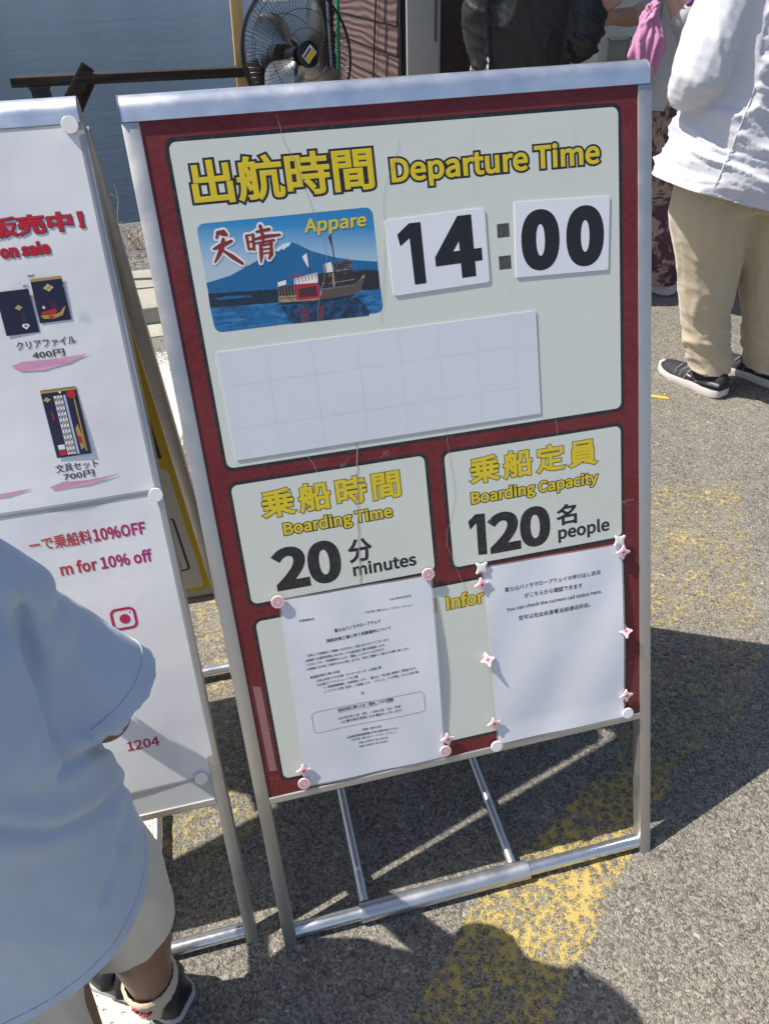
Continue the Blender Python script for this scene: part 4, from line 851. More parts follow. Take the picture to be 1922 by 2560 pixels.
m = MB(); R = Matrix.Rotation(radians(-4), 3, 'X'); m.box((2.45, BY + .40, 2.42), (4.6, 2.6, .10), R); m.build('roof', 'roof_brown', bevel=.01, **kb)
m = MB(); m.box((2.4, BY + .32, 2.30), (3.7, .6, .06)); m.build('lintel', 'siding', **kb)
# ticket machine
mt = empty('ticket_machine', (1.84, 3.02, 0), 'pale grey ticket machine with a recessed slot window behind the black coat', 'machine'); MBs = (1.84, 3.02, 0); km = dict(parent=mt, base=MBs)
m = MB(); m.box((1.655, 3.02, .70), (.30, .30, 1.40)); m.build('body', 'machine_white', bevel=.018, **km)
m = MB()
for a, b, c, d in ((1.60, .900, .11, .008), (1.60, .800, .11, .008)): m.box((a, 2.866, b), (c, .012, d))
for a in (1.548, 1.652): m.box((a, 2.866, .85), (.008, .012, .11))
m.build('slot_frame', 'frame_grey', **km)
m = MB(); m.box((1.60, 2.8685, .85), (.092, .003, .09)); m.build('slot_window', 'interior_grey', **km)
MFR = lambda u, s, w: Vector((u, 2.8695 - w, s))
m = MB(); write(m, MFR, 'コード', (1.560, .752, 1.655, .752, .022), .0006, .02); m.build('lettering', 'ink', **km)
m = MB(); m.tube([(1.86, 2.95, .0), (1.86, 2.95, 1.6)], .02, 10); m.box((1.86, 2.95, .01), (.16, .16, .02)); tag(m.build('pole', 'frame_grey'), 'pale grey metal pole beside the ticket machine', 'pole')
m = MB(); m.tube([(.712, 3.66, 2.3), (.714, 3.62, 1.5), (.712, 3.63, 1.1), (.711, 3.72, .85), (.712, 3.80, .62), (.712, 3.82, .0)], .0042, 8); tag(m.build('cable', 'cable_black', smooth=60), 'thin black cable hanging down the brown siding', 'cable')

# ------------------------------------------------------------------ posts, barrier, plants by the water
speck('new_timber', (.52, .34, .13), .12, 14, .1, rough=.6)
def dark_wood():
    t = NT('dark_wood', rough=.75, spec=.3); co = t.coord((.35, 6, 6)); f = t.noise(7, 6, .7, co, 1.0)
    t.set('Base Color', t.ramp(f, [(.35, (.010, .007, .006)), (.58, (.026, .019, .016)), (.78, (.075, .058, .05))])); t.bump(f, .4, .004); MAT['dark_wood'] = t.m
dark_wood()
m = MB(); m.bar((-.062, 3.02, -.05), (.067, 3.10, 2.1), .046, .040, (0, 1, 0)); tag(m.build('timber_post', 'new_timber', bevel=.002), 'pale new timber post standing in front of the water', 'post')
mk('green_plastic', (.012, .20, .085), rough=.35); mk('dark_brown_post', (.03, .018, .015), rough=.5)
m = MB(); m.tube([(.36, 2.95, 0), (.395, 3.02, .80), (.462, 3.12, 1.7)], .0085, 12); tag(m.build('garden_pole', 'green_plastic', smooth=50), 'thin green plastic garden pole leaning by the fan', 'pole')
m = MB(); m.tube([(.44, 3.60, 0), (.425, 3.60, 2.3)], .026, 14); tag(m.build('drain_pipe', 'dark_brown_post', smooth=50), 'dark brown drain pipe standing left of the booth behind the fan', 'pipe')
br = empty('barrier', (-.4, 3.0, 0), 'weathered dark timber barrier rail on splayed legs at the water\'s edge', 'barrier'); BR0 = (-.4, 3.0, 0); kr = dict(parent=br, base=BR0)
m = MB(); m.bar((-.897, 3.0, .872), (.075, 3.0, .856), .034, .088, (0, 1, 0)); m.build('rail', 'dark_wood', bevel=.003, **kr)
for a, b in (((-.60, 2.968, .912), (-1.36, 2.90, 0.03)), ((-.615, 3.034, .86), (-1.26, 3.12, 0.03)), ((.035, 2.972, .895), (.20, 2.80, .0)), ((.06, 3.032, .86), (.10, 3.22, 0.03))):
    m = MB(); m.bar(a, b, .050, .026, (0, 1, 0)); m.build('leg', 'dark_wood', bevel=.002, **kr)
m = MB(); m.box((-.800, 2.985, .805), (.066, .050, .090)); m.box((-.800, 2.980, .850), (.074, .056, .012)); m.tube([(-.800, 2.955, .818), (-.800, 2.960, .818)], .012, 12); m.build('bracket', 'cable_black', bevel=.002, **kr)
mk('dry_straw', (.50, .44, .32), rough=.9)
def weed(x, y, z, n, hgt, lab):
    m = MB()
    for k in range(n):
        a = random.uniform(-.5, .5); p = Vector((x + random.uniform(-.05, .05), y + random.uniform(-.05, .05), z)); path = [p.copy()]; h = hgt * random.uniform(.5, 1)
        for q in range(5): p = p + Vector((sin(a) * h / 5 + random.uniform(-.01, .01), random.uniform(-.01, .01), h / 5)); a += random.uniform(-.25, .25); path.append(p.copy())
        m.tube(path, [.0024 - .0003 * i for i in range(6)], 5)
        for q in (2, 3, 4):
            d = random.choice((-1, 1)); e = path[q] + Vector((d * random.uniform(.015, .05), 0, random.uniform(.02, .05))); m.tube([path[q], (path[q] + e) / 2 + Vector((0, 0, .006)), e], [.0015, .0012, .0008], 4)
    tag(m.build('dry_weed', 'dry_straw'), lab, 'weed', 'dry weeds on the shore')
weed(-.80, 3.75, -.06, 7, .52, 'tall dry weed stalks rising against the water beside the sale board')
weed(-.70, 3.95, -.09, 16, .15, 'low dry weed clump on the gravel shore\'s edge')

# ------------------------------------------------------------------ pedestal fan
FC = Vector((.218, 2.92, .905)); FD = Vector((.34, -.90, .12)).normalized()    # axis, towards the viewer
fx = Vector((0, 0, 1)).cross(FD).normalized(); fy = FD.cross(fx)
FF = lambda u, s, w: FC + fx * u + fy * s + FD * w
fan = empty('pedestal_fan', (FC.x, FC.y + .05, 0), 'large metal pedestal fan in a wire cage beside the booth', 'fan'); FB = (FC.x, FC.y + .05, 0); kf = dict(parent=fan, base=FB)
mk('cage_wire', (.035, .035, .038), rough=.35, metal=.7); mk('hub_black', (.008, .008, .008), rough=.35)
RF = .245; m = MB()
def circ(r, w, rad, seg=48): m.tube([FF(r * cos(2 * pi * k / seg), r * sin(2 * pi * k / seg), w) for k in range(seg)], rad, 6, closed=True)
circ(RF, 0, .0055, 64); circ(RF * .985, .012, .003, 64); circ(RF * .90, .047, .0011); circ(RF * .62, .075, .0013); circ(RF * .36, .086, .0012)
for k in range(84):
    a = 2 * pi * k / 84; pts = []
    for t in (.18, .36, .62, .82, .93, 1.0): w_ = .09 * (1 - t ** 3.2) ** .7 if t < 1 else 0; b = a + .35 * (1 - t); pts.append(FF(RF * t * cos(b), RF * t * sin(b), w_))
    m.tube(pts, .00075, 4, cap=False)
m.build('front_guard', 'cage_wire', smooth=60, **kf)
m = MB(); circ(RF * .62, -.085, .0013); circ(RF * .36, -.10, .0012); circ(RF * .9, -.05, .0011)
for k in range(84):
    a = 2 * pi * k / 84; pts = []
    for t in (.25, .5, .75, .92, 1.0): w_ = -.105 * (1 - t ** 3.2) ** .7 if t < 1 else 0; b = a - .4 * (1 - t); pts.append(FF(RF * t * cos(b), RF * t * sin(b), w_))
    m.tube(pts, .00075, 4, cap=False)
m.build('rear_guard', 'cage_wire', smooth=60, **kf)
for k in range(4):                              # twisted metal blades
    a0 = 2 * pi * k / 4 + .45; m = MB(); nr, na = 8, 8; vs = []
    for i in range(nr + 1):
        r = .035 + .170 * i / nr; sp = .42 + .62 * sin(pi * min(1, (i + .6) / (nr + 1.2)))
        for j in range(na + 1):
            t = j / na - .5; a = a0 + t * sp + .5 * (i / nr) ** 1.4; rr = r * (1 - .05 * (2 * t) ** 2 * (i / nr)); vs.append(FF(rr * cos(a), rr * sin(a), -.005 + t * .062 * (1 - .3 * i / nr) + .010 * (1 - (2 * t) ** 2)))
    fs = [(i * (na + 1) + j, i * (na + 1) + j + 1, (i + 1) * (na + 1) + j + 1, (i + 1) * (na + 1) + j) for i in range(nr) for j in range(na)]
    m.add(vs, fs); m.build('blade', 'blade_metal', smooth=60, **kf)
m = MB(); m.tube([FF(0, 0, -.07), FF(0, 0, .02)], .034, 20); m.build('hub', 'hub_black', smooth=40, **kf)
m = MB(); m.tube([FF(0, 0, .082), FF(0, 0, .090), FF(0, 0, .094)], [.047, .046, .040], 28); cap_ = m.build('badge', 'hub_black', smooth=40, **kf)
m = MB(); q_ = lambda a, b: (a * cos(.72) - b * sin(.72), a * sin(.72) + b * cos(.72))
m.face([q_(-.028, -.019), q_(.028, -.019), q_(.028, .019), q_(-.028, .019)], FF, .0945, 0); m.face([q_(-.026, -.017), q_(.026, -.017), q_(.026, .001), q_(-.026, .001)], FF, .0947, 1); m.face([q_(-.026, .004), q_(.020, .004), q_(.020, .013), q_(-.026, .013)], FF, .0947, 2)
o = m.build('sticker', ['print_white', 'print_yellow', 'ink_soft'], base=FB); o.parent = cap_; o.location = (0, 0, 0)
m = MB(); m.tube([FF(0, 0, -.24), FF(0, 0, -.22), FF(0, 0, -.09), FF(0, 0, -.08)], [.045, .065, .068, .05], 24); m.build('motor', 'hub_black', smooth=40, **kf)
b_ = FF(0, 0, -.16)
m = MB(); m.tube([(b_.x, b_.y, .04), (b_.x, b_.y, b_.z - .03)], .017, 14); m.build('stem', 'cage_wire', smooth=50, **kf)
m = MB(); m.tube([(b_.x, b_.y, 0), (b_.x, b_.y, .025), (b_.x, b_.y, .05)], [.22, .21, .03], 32); m.build('base', 'hub_black', smooth=40, **kf)
m = MB(); q2 = FF(-.055, .205, -.02); m.box(q2, (.09, .02, .035)); m.build('warning_label', 'print_white', **kf)
# ------------------------------------------------------------------ people
def cloth(name, col, var=.10, weave=900, bump=.12, rough=.85, sheen=.25):
    t = NT(name, col, rough=rough, sheen=sheen); f = t.noise(16, 5, .6); g = t.noise(weave, 2, .5)
    t.set('Base Color', t.mix(t.math('MULTIPLY', f, 1.0), tuple(c * (1 - var) for c in col), tuple(min(1, c * (1 + var)) for c in col)))
    t.bump(t.math('ADD', t.math('MULTIPLY', g, .5), t.math('MULTIPLY', t.noise(70, 4, .6), .6)), bump, .003); MAT[name] = t.m
cloth('tee_blue', (.43, .51, .63), .05, 1500, .10); cloth('shorts_cream', (.60, .55, .45), .06, 900, .25); cloth('linen_white', (.56, .56, .605), .05, 700, .35); cloth('chino', (.46, .385, .27), .08, 900, .2)
cloth('coat_black', (.004, .004, .005), .3, 600, .25, rough=.5, sheen=.05); cloth('trouser_black', (.014, .014, .016), .2); cloth('cardigan_grey', (.40, .40, .43), .06, 500, .3); cloth('knit_brown', (.20, .125, .10), .3, 240, .8)
cloth('pink_cloth', (.50, .20, .36), .12, 800, .2); cloth('purple_cloth', (.18, .05, .22), .2); cloth('sock_cream', (.58, .47, .33), .08, 700, .4)
def floral(name, base, cols, sc):
    t = NT(name, rough=.85); co = t.coord(); f = t.noise(sc, 6, .72, co, .6); v = t.noise(sc * 2.3, 4, .6, co, 1.2)
    c = t.ramp(f, [(.40, cols[0]), (.50, cols[1]), (.535, base), (.62, base), (.66, cols[2])], 'LINEAR'); t.set('Base Color', t.mix(t.ramp(v, [(.55, 0.), (.62, .7)]), c, cols[1])); MAT[name] = t.m
floral('floral_trouser', (.30, .235, .19), ((.055, .022, .042), (.09, .035, .055), (.035, .02, .035)), 9)
floral('floral_pouch', (.62, .60, .55), ((.62, .60, .55), (.10, .07, .06), (.5, .05, .03)), 42)
def skin(name, col):
    t = NT(name, col, rough=.5); t.p.inputs['Subsurface Weight'].default_value = .12; t.p.inputs['Subsurface Radius'].default_value = (.01, .004, .002); f = t.noise(30, 4, .6)
    t.set('Base Color', t.mix(f, tuple(c * .9 for c in col), tuple(c * 1.08 for c in col))); t.bump(t.noise(600, 2), .08, .001); MAT[name] = t.m
skin('skin_child', (.25, .135, .088)); skin('skin_light', (.52, .33, .24)); skin('skin_tan', (.34, .20, .14))
speck('hair_black', (.012, .010, .009), .3, 60, .3, rough=.45); speck('hair_brown', (.05, .028, .018), .3, 60, .3, rough=.45); mk('eye_dark', (.02, .015, .012), rough=.15); mk('lip', (.36, .13, .11), rough=.5)
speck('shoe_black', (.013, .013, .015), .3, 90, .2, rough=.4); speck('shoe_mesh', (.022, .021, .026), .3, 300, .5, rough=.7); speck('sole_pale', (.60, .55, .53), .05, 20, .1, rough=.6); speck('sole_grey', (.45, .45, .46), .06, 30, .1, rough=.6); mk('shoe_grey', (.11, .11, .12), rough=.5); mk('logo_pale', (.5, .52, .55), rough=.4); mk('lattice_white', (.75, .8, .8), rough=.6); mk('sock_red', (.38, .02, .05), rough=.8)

def soft(name, mb, mat, parent=None, base=(0, 0, 0), voxel=.008, smooth=6, wrinkle=None, cut=(), solid=0.0):
    """weld overlapping lumps into one smooth surface, fold it, trim it"""
    base = Vector(base); me = bpy.data.meshes.new(name); me.from_pydata([p - base for p in mb.v], [], mb.f)
    bm = bmesh.new(); bm.from_mesh(me); bmesh.ops.recalc_face_normals(bm, faces=bm.faces); bm.to_mesh(me); bm.free()
    o = bpy.data.objects.new(name, me); COL.objects.link(o)
    r = o.modifiers.new('weld', 'REMESH'); r.mode = 'VOXEL'; r.voxel_size = voxel
    if smooth: s = o.modifiers.new('smooth', 'SMOOTH'); s.factor = .5; s.iterations = smooth
    dg = bpy.context.evaluated_depsgraph_get(); nm = bpy.data.meshes.new_from_object(o.evaluated_get(dg)); o.modifiers.clear(); o.data = nm; bpy.data.meshes.remove(me); nm.name = name
    if wrinkle:
        ns = [v.normal.copy() for v in nm.vertices]
        for v, n in zip(nm.vertices, ns): v.co += n * wrinkle(v.co + base, n)
    bm = bmesh.new(); bm.from_mesh(nm)
    for co, no in cut:
        bmesh.ops.bisect_plane(bm, geom=bm.verts[:] + bm.edges[:] + bm.faces[:], plane_co=Vector(co) - base, plane_no=Vector(no), clear_outer=True)
    bm.to_mesh(nm); bm.free()
    nm.materials.clear(); nm.materials.append(MAT[mat]); nm.shade_smooth()
    if solid and cut: sm = o.modifiers.new('thickness', 'SOLIDIFY'); sm.thickness = solid; sm.offset = -1
    if parent: o.parent = parent
    else: o.location = base
    return o
def chain(m, pts, seg=14):
    """limb through (x,y,z,r) points with round ends; r may be (ra, rb)"""
    P = [Vector(p[:3]) for p in pts]; R_ = [p[3] for p in pts]
    P2, R2 = [P[0]], [R_[0]]
    for a, b, ra, rb in zip(P, P[1:], R_, R_[1:]):
        k = max(1, int((b - a).length / .03))
        for i in range(1, k + 1):
            t = i / k; P2.append(a.lerp(b, t)); f = lambda x, y: x + (y - x) * t
            R2.append((f(ra[0], rb[0]), f(ra[1], rb[1])) if isinstance(ra, tuple) else f(ra, rb))
    m.tube(P2, R2, seg)
    for p, r in ((P[0], R_[0]), (P[-1], R_[-1])):
        rr = min(r) if isinstance(r, tuple) else r; m.ball(p, rr, 12, 8)
def column(m, rows, seg=28, yaw=0.0):
    """upright body volume: (x,y,z,half width,half depth) rows"""
    vs = []; fs = []
    for x, y, z, a, b in rows:
        for k in range(seg):
            t = 2 * pi * k / seg; px, py = a * cos(t), b * sin(t); vs.append((x + px * cos(yaw) - py * sin(yaw), y + px * sin(yaw) + py * cos(yaw), z))
    n = len(rows)
    for i in range(n - 1):
        for k in range(seg): fs.append((i * seg + k, i * seg + (k + 1) % seg, (i + 1) * seg + (k + 1) % seg, (i + 1) * seg + k))
    fs += [tuple(range(seg))[::-1], tuple((n - 1) * seg + k for k in range(seg))]; m.add(vs, fs)
def hand(m, wr, d, side, sc=1.0, curl=.5):
    """palm, four curled fingers of unequal length and a thumb; d = towards the fingertips, side = towards the thumb"""
    d = Vector(d).normalized(); s = Vector(side); s = (s - d * s.dot(d)).normalized(); n = d.cross(s); w = Vector(wr)
    R = Matrix((d, s, n)).transposed()
    m.ball(w + d * .045 * sc, (.050 * sc, .040 * sc, .016 * sc), 14, 8, R)
    for i, (L, off) in enumerate(((.068, .030), (.078, .011), (.072, -.009), (.056, -.028))):
        p = w + d * .080 * sc + s * off * sc; a = 0; path = [p - d * .02 * sc, p]
        for q, f in enumerate((.45, .32, .23)): a += curl * (.6 + .3 * q); p = p + (d * cos(a) + n * sin(a)) * L * f * sc + s * off * .12 * sc; path.append(p)
        m.tube(path, [.0095 * sc, .0095 * sc, .0088 * sc, .0080 * sc, .0066 * sc], 8); m.ball(path[-1], .0066 * sc, 8, 6)
    p = w + d * .022 * sc + s * .034 * sc; path = [w + d * .01 * sc + s * .018 * sc, p, p + (d * .7 + s * .7).normalized() * .030 * sc, p + (d * .7 + s * .7).normalized() * .030 * sc + (d * .9 + s * .2 + n * .3).normalized() * .026 * sc]
    m.tube(path, [.013 * sc, .012 * sc, .0100 * sc, .0080 * sc], 8); m.ball(path[-1], .0080 * sc, 8, 6)
def head(m, c, face, sc=1.0):
    """skull, jaw, nose, ears, lips; returns eye places and axes"""
    c = Vector(c); f = Vector(face); f.z = 0; f.normalize(); r = Vector((0, 0, 1)).cross(f); R = Matrix((f, r, Vector((0, 0, 1)))).transposed()
    m.ball(c, (.094 * sc, .074 * sc, .104 * sc), 20, 14, R); m.ball(c + f * .026 * sc - Vector((0, 0, .062 * sc)), (.060 * sc, .054 * sc, .058 * sc), 16, 10, R)
    m.tube([c + f * .086 * sc + Vector((0, 0, .012 * sc)), c + f * .100 * sc - Vector((0, 0, .012 * sc)), c + f * .106 * sc - Vector((0, 0, .026 * sc)), c + f * .084 * sc - Vector((0, 0, .034 * sc))], [.008 * sc, .010 * sc, .014 * sc, .010 * sc], 10)
    for s in (-1, 1): m.ball(c + r * s * .076 * sc - f * .006 * sc - Vector((0, 0, .010 * sc)), (.018 * sc, .008 * sc, .028 * sc), 10, 8, R)
    return [c + f * .083 * sc + r * s * .030 * sc + Vector((0, 0, .006 * sc)) for s in (-1, 1)], c + f * .080 * sc - Vector((0, 0, .060 * sc)), R, f, r, c
def face_parts(H, sc, root, base, hair, back=0.0):
    eyes, mouth, R, f, r, c = H
    for e in eyes: m = MB(); m.ball(e, .0105 * sc, 12, 8); m.build('eye', 'eye_dark', parent=root, base=base, smooth=80)
    m = MB(); m.ball(mouth, (.010 * sc, .022 * sc, .0055 * sc), 12, 8, R); m.build('lips', 'lip', parent=root, base=base, smooth=80)
    m = MB(); m.ball(c - f * .016 * sc + Vector((0, 0, .020 * sc)), (.096 * sc, .086 * sc, .106 * sc), 20, 14, R); m.ball(c - f * .045 * sc - Vector((0, 0, .02 * sc)), (.066 * sc, .080 * sc, .075 * sc + back), 16, 10, R)
    m.ball(c + f * .052 * sc + Vector((0, 0, .072 * sc)), (.040 * sc, .060 * sc, .030 * sc), 14, 8, R)
    o = soft('hair', m, hair, root, base, .007, 3, lambda p, n: .003 * noise.noise(Vector((p.x * 120, p.y * 120, p.z * 14))))
def shoe(root, base, heel, toe, W, mats, hgt=.085, lift=(0, 0), style=0):
    """sneaker: sole with toe spring, shaped upper with a dark collar opening, eyestay and side stripes"""
    heel, toe = Vector(heel), Vector(toe); d = toe - heel; L = Vector((d.x, d.y, 0)).length; d = Vector((d.x, d.y, 0)).normalized(); s = Vector((-d.y, d.x, 0))
    z0 = lambda t: lift[0] + (lift[1] - lift[0]) * t
    prof = [(0, .22), (.03, .31), (.10, .38), (.25, .39), (.42, .36), (.6, .42), (.75, .46), (.87, .41), (.95, .28), (1.0, .10)]
    def pt(t, y, z): return heel + d * (t * L) + s * y + Vector((0, 0, z + z0(t) - heel.z))
    def loft(rows, m):
        vs = []; fs = []; n = len(rows[0])
        for rw in rows: vs += rw
        for i in range(len(rows) - 1):
            for k in range(n): fs.append((i * n + k, i * n + (k + 1) % n, (i + 1) * n + (k + 1) % n, (i + 1) * n + k))
        fs += [tuple(range(n))[::-1], tuple((len(rows) - 1) * n + k for k in range(n))]; m.add(vs, fs)
    m = MB(); rows = []
    for t, w in prof:
        sp = .012 * max(0, (t - .7) / .3) ** 2 * (L / .25); e = .006 * max(0, (.15 - t) / .15); hh = (.028 - .009 * t) * L / .25; w = w * W
        rows.append([pt(t, -w * .96, sp + e), pt(t, w * .96, sp + e), pt(t, w * 1.05, sp + hh * .5), pt(t, w * 1.0, sp + hh), pt(t, -w * 1.0, sp + hh), pt(t, -w * 1.05, sp + hh * .5)])
    loft(rows, m); so = m.build('sole', mats[1], base=base, smooth=50)
    m = MB(); rows = []
    hs = [(0.01, .62), (.04, .92), (.10, 1.0), (.25, .93), (.40, .93), (.55, .78), (.70, .60), (.83, .56), (.92, .50), (.985, .30)]
    for (t, w), (tt, h) in zip(prof, hs):
        w = w * W * .97; zb = .020 * L / .25; H = max(h * hgt, zb + .006); row = []
        for k in range(14):
            a = pi * k / 13; row.append(pt(tt, -w * cos(a) * (1 if k in (0, 13) else .98), zb + (H - zb) * max(0.0, sin(a)) ** .75))
        rows.append(row)
    loft(rows, m); up = m.build('upper', mats[0], base=base, smooth=60)
    sh = empty('shoe', base, None, None); del_ = sh; 
    for k in ('label', 'category'):
        if k in sh: del sh[k]
    sh.parent = root; sh.location = (0, 0, 0)
    for o in (so, up): o.parent = sh; o.location = (0, 0, 0)
    m = MB()
    if style == 0:                              # runner: pale logo on the side, grey overlays
        for y in (-1, 1):
            for t in (.50, .58, .66): m.tube([pt(t, y * .40 * W, .030), pt(t - .02, y * .34 * W, .052), pt(t - .05, y * .20 * W, hgt * .74)], .0034, 6)
            m.tube([pt(.02, y * .30 * W, .050), pt(.16, y * .385 * W, .050), pt(.34, y * .37 * W, .036)], [.006, .009, .003], 6)
        o = m.build('overlay', 'shoe_grey', base=base, smooth=60); o.parent = sh; o.location = (0, 0, 0)
        for y in (-1, 1):
            m = MB(); ring(m, lambda u, v, w: pt(.43 + u, y * (.385 * W - v * .55) + y * .001, .058 + v), [(-.03, -.012), (.03, -.010), (.012, .016), (-.022, .016)], .0035, 0)
            o = m.build('emblem', 'logo_pale', base=base); o.parent = sh; o.location = (0, 0, 0)
    else:                                       # child's strap shoe
        for t in (.46, .60): m.tube([pt(t, -.40 * W, .03), pt(t, -.30 * W, hgt * .72), pt(t, 0, hgt * .93 - .18 * hgt * (t - .46) / .14), pt(t, .30 * W, hgt * .72), pt(t, .40 * W, .03)], [(.0105, .0036)] * 5, 8)
        o = m.build('strap', mats[0], base=base, smooth=60); o.parent = sh; o.location = (0, 0, 0)
    return sh
def nz(p, a, b, c, s=0.0): return noise.noise(Vector((p.x * a + s, p.y * b, p.z * c)))
def ridge(x): return 1 - abs(x) * 2.2

# --- child in front of the sale board
c0 = (-.53, -.05, 0); m = MB()
cx_, cy_ = -.53, -.045
H = head(m, (-.545, -.015, .975), (-.45, .89, 0), .84)
chain(m, [(-.535, -.03, .80, .038), (-.542, -.02, .92, .036)])
column(m, [(-.53, -.045, .40, .085, .07), (-.53, -.045, .50, .088, .07), (-.53, -.045, .62, .09, .07), (-.53, -.04, .74, .095, .065), (-.532, -.035, .80, .07, .05), (-.534, -.033, .825, .04, .04)], yaw=.99)
chain(m, [(-.478, .010, .760, .036), (-.440, .012, .675, .032), (-.420, .008, .603, .028)]); chain(m, [(-.420, .008, .603, .028), (-.47, .09, .565, .026), (-.525, .165, .555, .021)]); hand(m, (-.525, .165, .555), (-.8, .6, -.05), (0, 0, 1), .66, .5)
chain(m, [(-.605, -.115, .765, .038), (-.66, -.13, .66, .033), (-.665, -.12, .59, .029)]); chain(m, [(-.665, -.12, .59, .029), (-.70, -.02, .56, .026), (-.70, .06, .57, .021)]); hand(m, (-.70, .06, .57), (-.1, 1, 0), (0, 0, 1), .66, .5)
chain(m, [(-.495, -.02, .42, .066), (-.478, -.022, .28, .047), (-.478, -.030, .20, .0415), (-.486, -.030, .12, .0325), (-.492, -.026, .055, .028), (-.494, -.022, .03, .028)])
chain(m, [(-.565, -.085, .42, .066), (-.556, -.115, .28, .047), (-.556, -.128, .20, .042), (-.562, -.128, .12, .0325), (-.566, -.124, .055, .028), (-.566, -.12, .03, .028)])
CH = soft('person', m, 'skin_child', None, c0, .0055, 5); tag(CH, 'child in a pale blue tee shirt and cream shorts by the sale board', 'person')
face_parts(H, .84, CH, c0, 'hair_black')
CREASES = [(1.0, [(-0.4081, -0.08, 0.8536), (-0.4146, -0.08, 0.8188), (-0.4199, -0.08, 0.7618), (-0.426, -0.08, 0.7054), (-0.4313, -0.08, 0.6652)]), (.6, [(-0.3922, -0.08, 0.5903), (-0.4335, -0.08, 0.5703), (-0.473, -0.08, 0.5703), (-0.5066, -0.08, 0.5956)]), (.9, [(-0.3877, -0.08, 0.6665), (-0.4208, -0.08, 0.6553), (-0.4405, -0.08, 0.6449)]), (.5, [(-0.4186, -0.08, 0.5274), (-0.436, -0.08, 0.481), (-0.4597, -0.08, 0.4426)]), (.45, [(-0.4021, -0.08, 0.5566), (-0.4185, -0.08, 0.5044)])]
CDIR = Vector((-.2923, .611, -.7357)).normalized()      # the way the folds look out of the cloth
def crease(p):
    s = 0; q = p - CDIR * p.dot(CDIR)
    for w_, pl in CREASES:
        best = (9, 0)
        for a, b in zip(pl, pl[1:]):
            a, b = Vector(a), Vector(b); a -= CDIR * a.dot(CDIR); b -= CDIR * b.dot(CDIR); e = b - a; t = max(0, min(1, (q - a).dot(e) / e.length_squared)); r = q - a - e * t
            if r.length < best[0]: best = (r.length, e.cross(r).dot(CDIR))
        d = best[0]
        if d < .05:
            side = 1 if best[1] > 0 else -1
            s += w_ * (-.0085 * math.exp(-(d / .0055) ** 2) + .0060 * math.exp(-((d - .014) / .010) ** 2) * (1.0 if side > 0 else .35))
    return s
def tee_fold(p, n):
    lo = max(0, min(1, (.80 - p.z) / .3)); u = p.x * .9 - p.y * .5
    d = .0052 * lo * ridge(noise.noise(Vector((u * 11 + p.z * 2.0, p.z * 2.6, 3)))) + .0040 * nz(p, 12, 12, 5) + .0014 * nz(p, 46, 46, 22) - .003
    a = max(0, 1 - abs((p.x + .485) + .42 * (p.z - .70)) / .055) * max(0, min(1, (.80 - p.z) / .06)) * max(0, min(1, (p.z - .52) / .1))
    return d + a * .0030 * sin(u * 150 + p.z * 40) + (crease(p) if n.dot(CDIR) < -.05 else 0)
m = MB(); column(m, [(-.535, -.045, .36, .135, .112), (-.535, -.045, .42, .128, .108), (-.532, -.047, .50, .124, .102), (-.53, -.052, .60, .118, .094), (-.529, -.056, .70, .112, .090), (-.532, -.05, .765, .100, .080), (-.536, -.035, .815, .078, .064), (-.538, -.033, .850, .050, .048)], yaw=.99)
chain(m, [(-.538, -.03, .862, .044), (-.500, -.018, .852, .036), (-.462, -.002, .822, .032), (-.440, .008, .780, .030)]); chain(m, [(-.500, -.005, .800, .040), (-.470, .010, .762, .046), (-.455, .012, .725, .050)]); m.tube([(-.478, .016, .757), (-.452, .020, .715), (-.428, .022, .665), (-.406, .022, .618)], [.045, .047, .052, .057], 24); chain(m, [(-.60, -.10, .785, .044), (-.645, -.128, .748, .054), (-.672, -.135, .68, .060), (-.685, -.135, .60, .062)])
TE = soft('tee_shirt', m, 'tee_blue', CH, c0, .0042, 6, tee_fold, cut=[((-.53, -.045, .388), (.05, .03, -1))]);
def on_cloth(obj, base, axis, pts, r, name, mat, far=9):
    """a stitched line laid on a garment: points are thrown at its surface from outside"""
    out = []; b = Vector(base)
    for p in pts:
        p = Vector(p); c = axis(p); d = (p - c).normalized(); hit, loc, nrm, _ = obj.ray_cast(c + d * .6 - b, -d)
        if hit and (loc + b - c).length < far: out.append(loc + b + nrm * r * .3)
        elif len(out) > 3: break
        else: out = []
    if len(out) > 3:
        m = MB(); m.tube(out, r, 6); o = m.build(name, mat, base=base, smooth=80); o.parent = obj; o.location = (0, 0, 0)
cloth('tee_seam', (.37, .445, .56), .05, 900, .1)
def ring_pts(c, ax, r, n=40, a0=0.0, a1=2 * pi):
    c, ax = Vector(c), Vector(ax).normalized(); x = ax.cross(Vector((0, 1, 0))).normalized(); y = ax.cross(x)
    return [c + (x * cos(a0 + (a1 - a0) * k / n) + y * sin(a0 + (a1 - a0) * k / n)) * r for k in range(n + 1)]
sx = Vector((.45, .01, -1))
for c_, nm in (((-.4155, .022, .640), 'cuff_stitch'),): on_cloth(TE, c0, lambda p, c_=c_: Vector(c_), ring_pts(c_, sx, .07, 60, 2.2, 2.2 + 2 * pi), .0006, nm, 'tee_seam', .072)
on_cloth(TE, c0, lambda p: Vector((-.53, -.045, p.z)), [(-.53 + .2 * cos(a), -.045 + .2 * sin(a), .404 + .05 * .2 * cos(a) + .03 * .2 * sin(a)) for a in [2 * pi * k / 60 for k in range(61)]], .0006, 'hem_stitch', 'tee_seam')
def short_fold(p, n): return .004 * nz(p, 16, 16, 7, 3) + .0025 * ridge(nz(p, 30, 30, 9, 7))
m = MB(); column(m, [(-.53, -.045, .35, .105, .085), (-.53, -.045, .46, .105, .085)], yaw=.99)
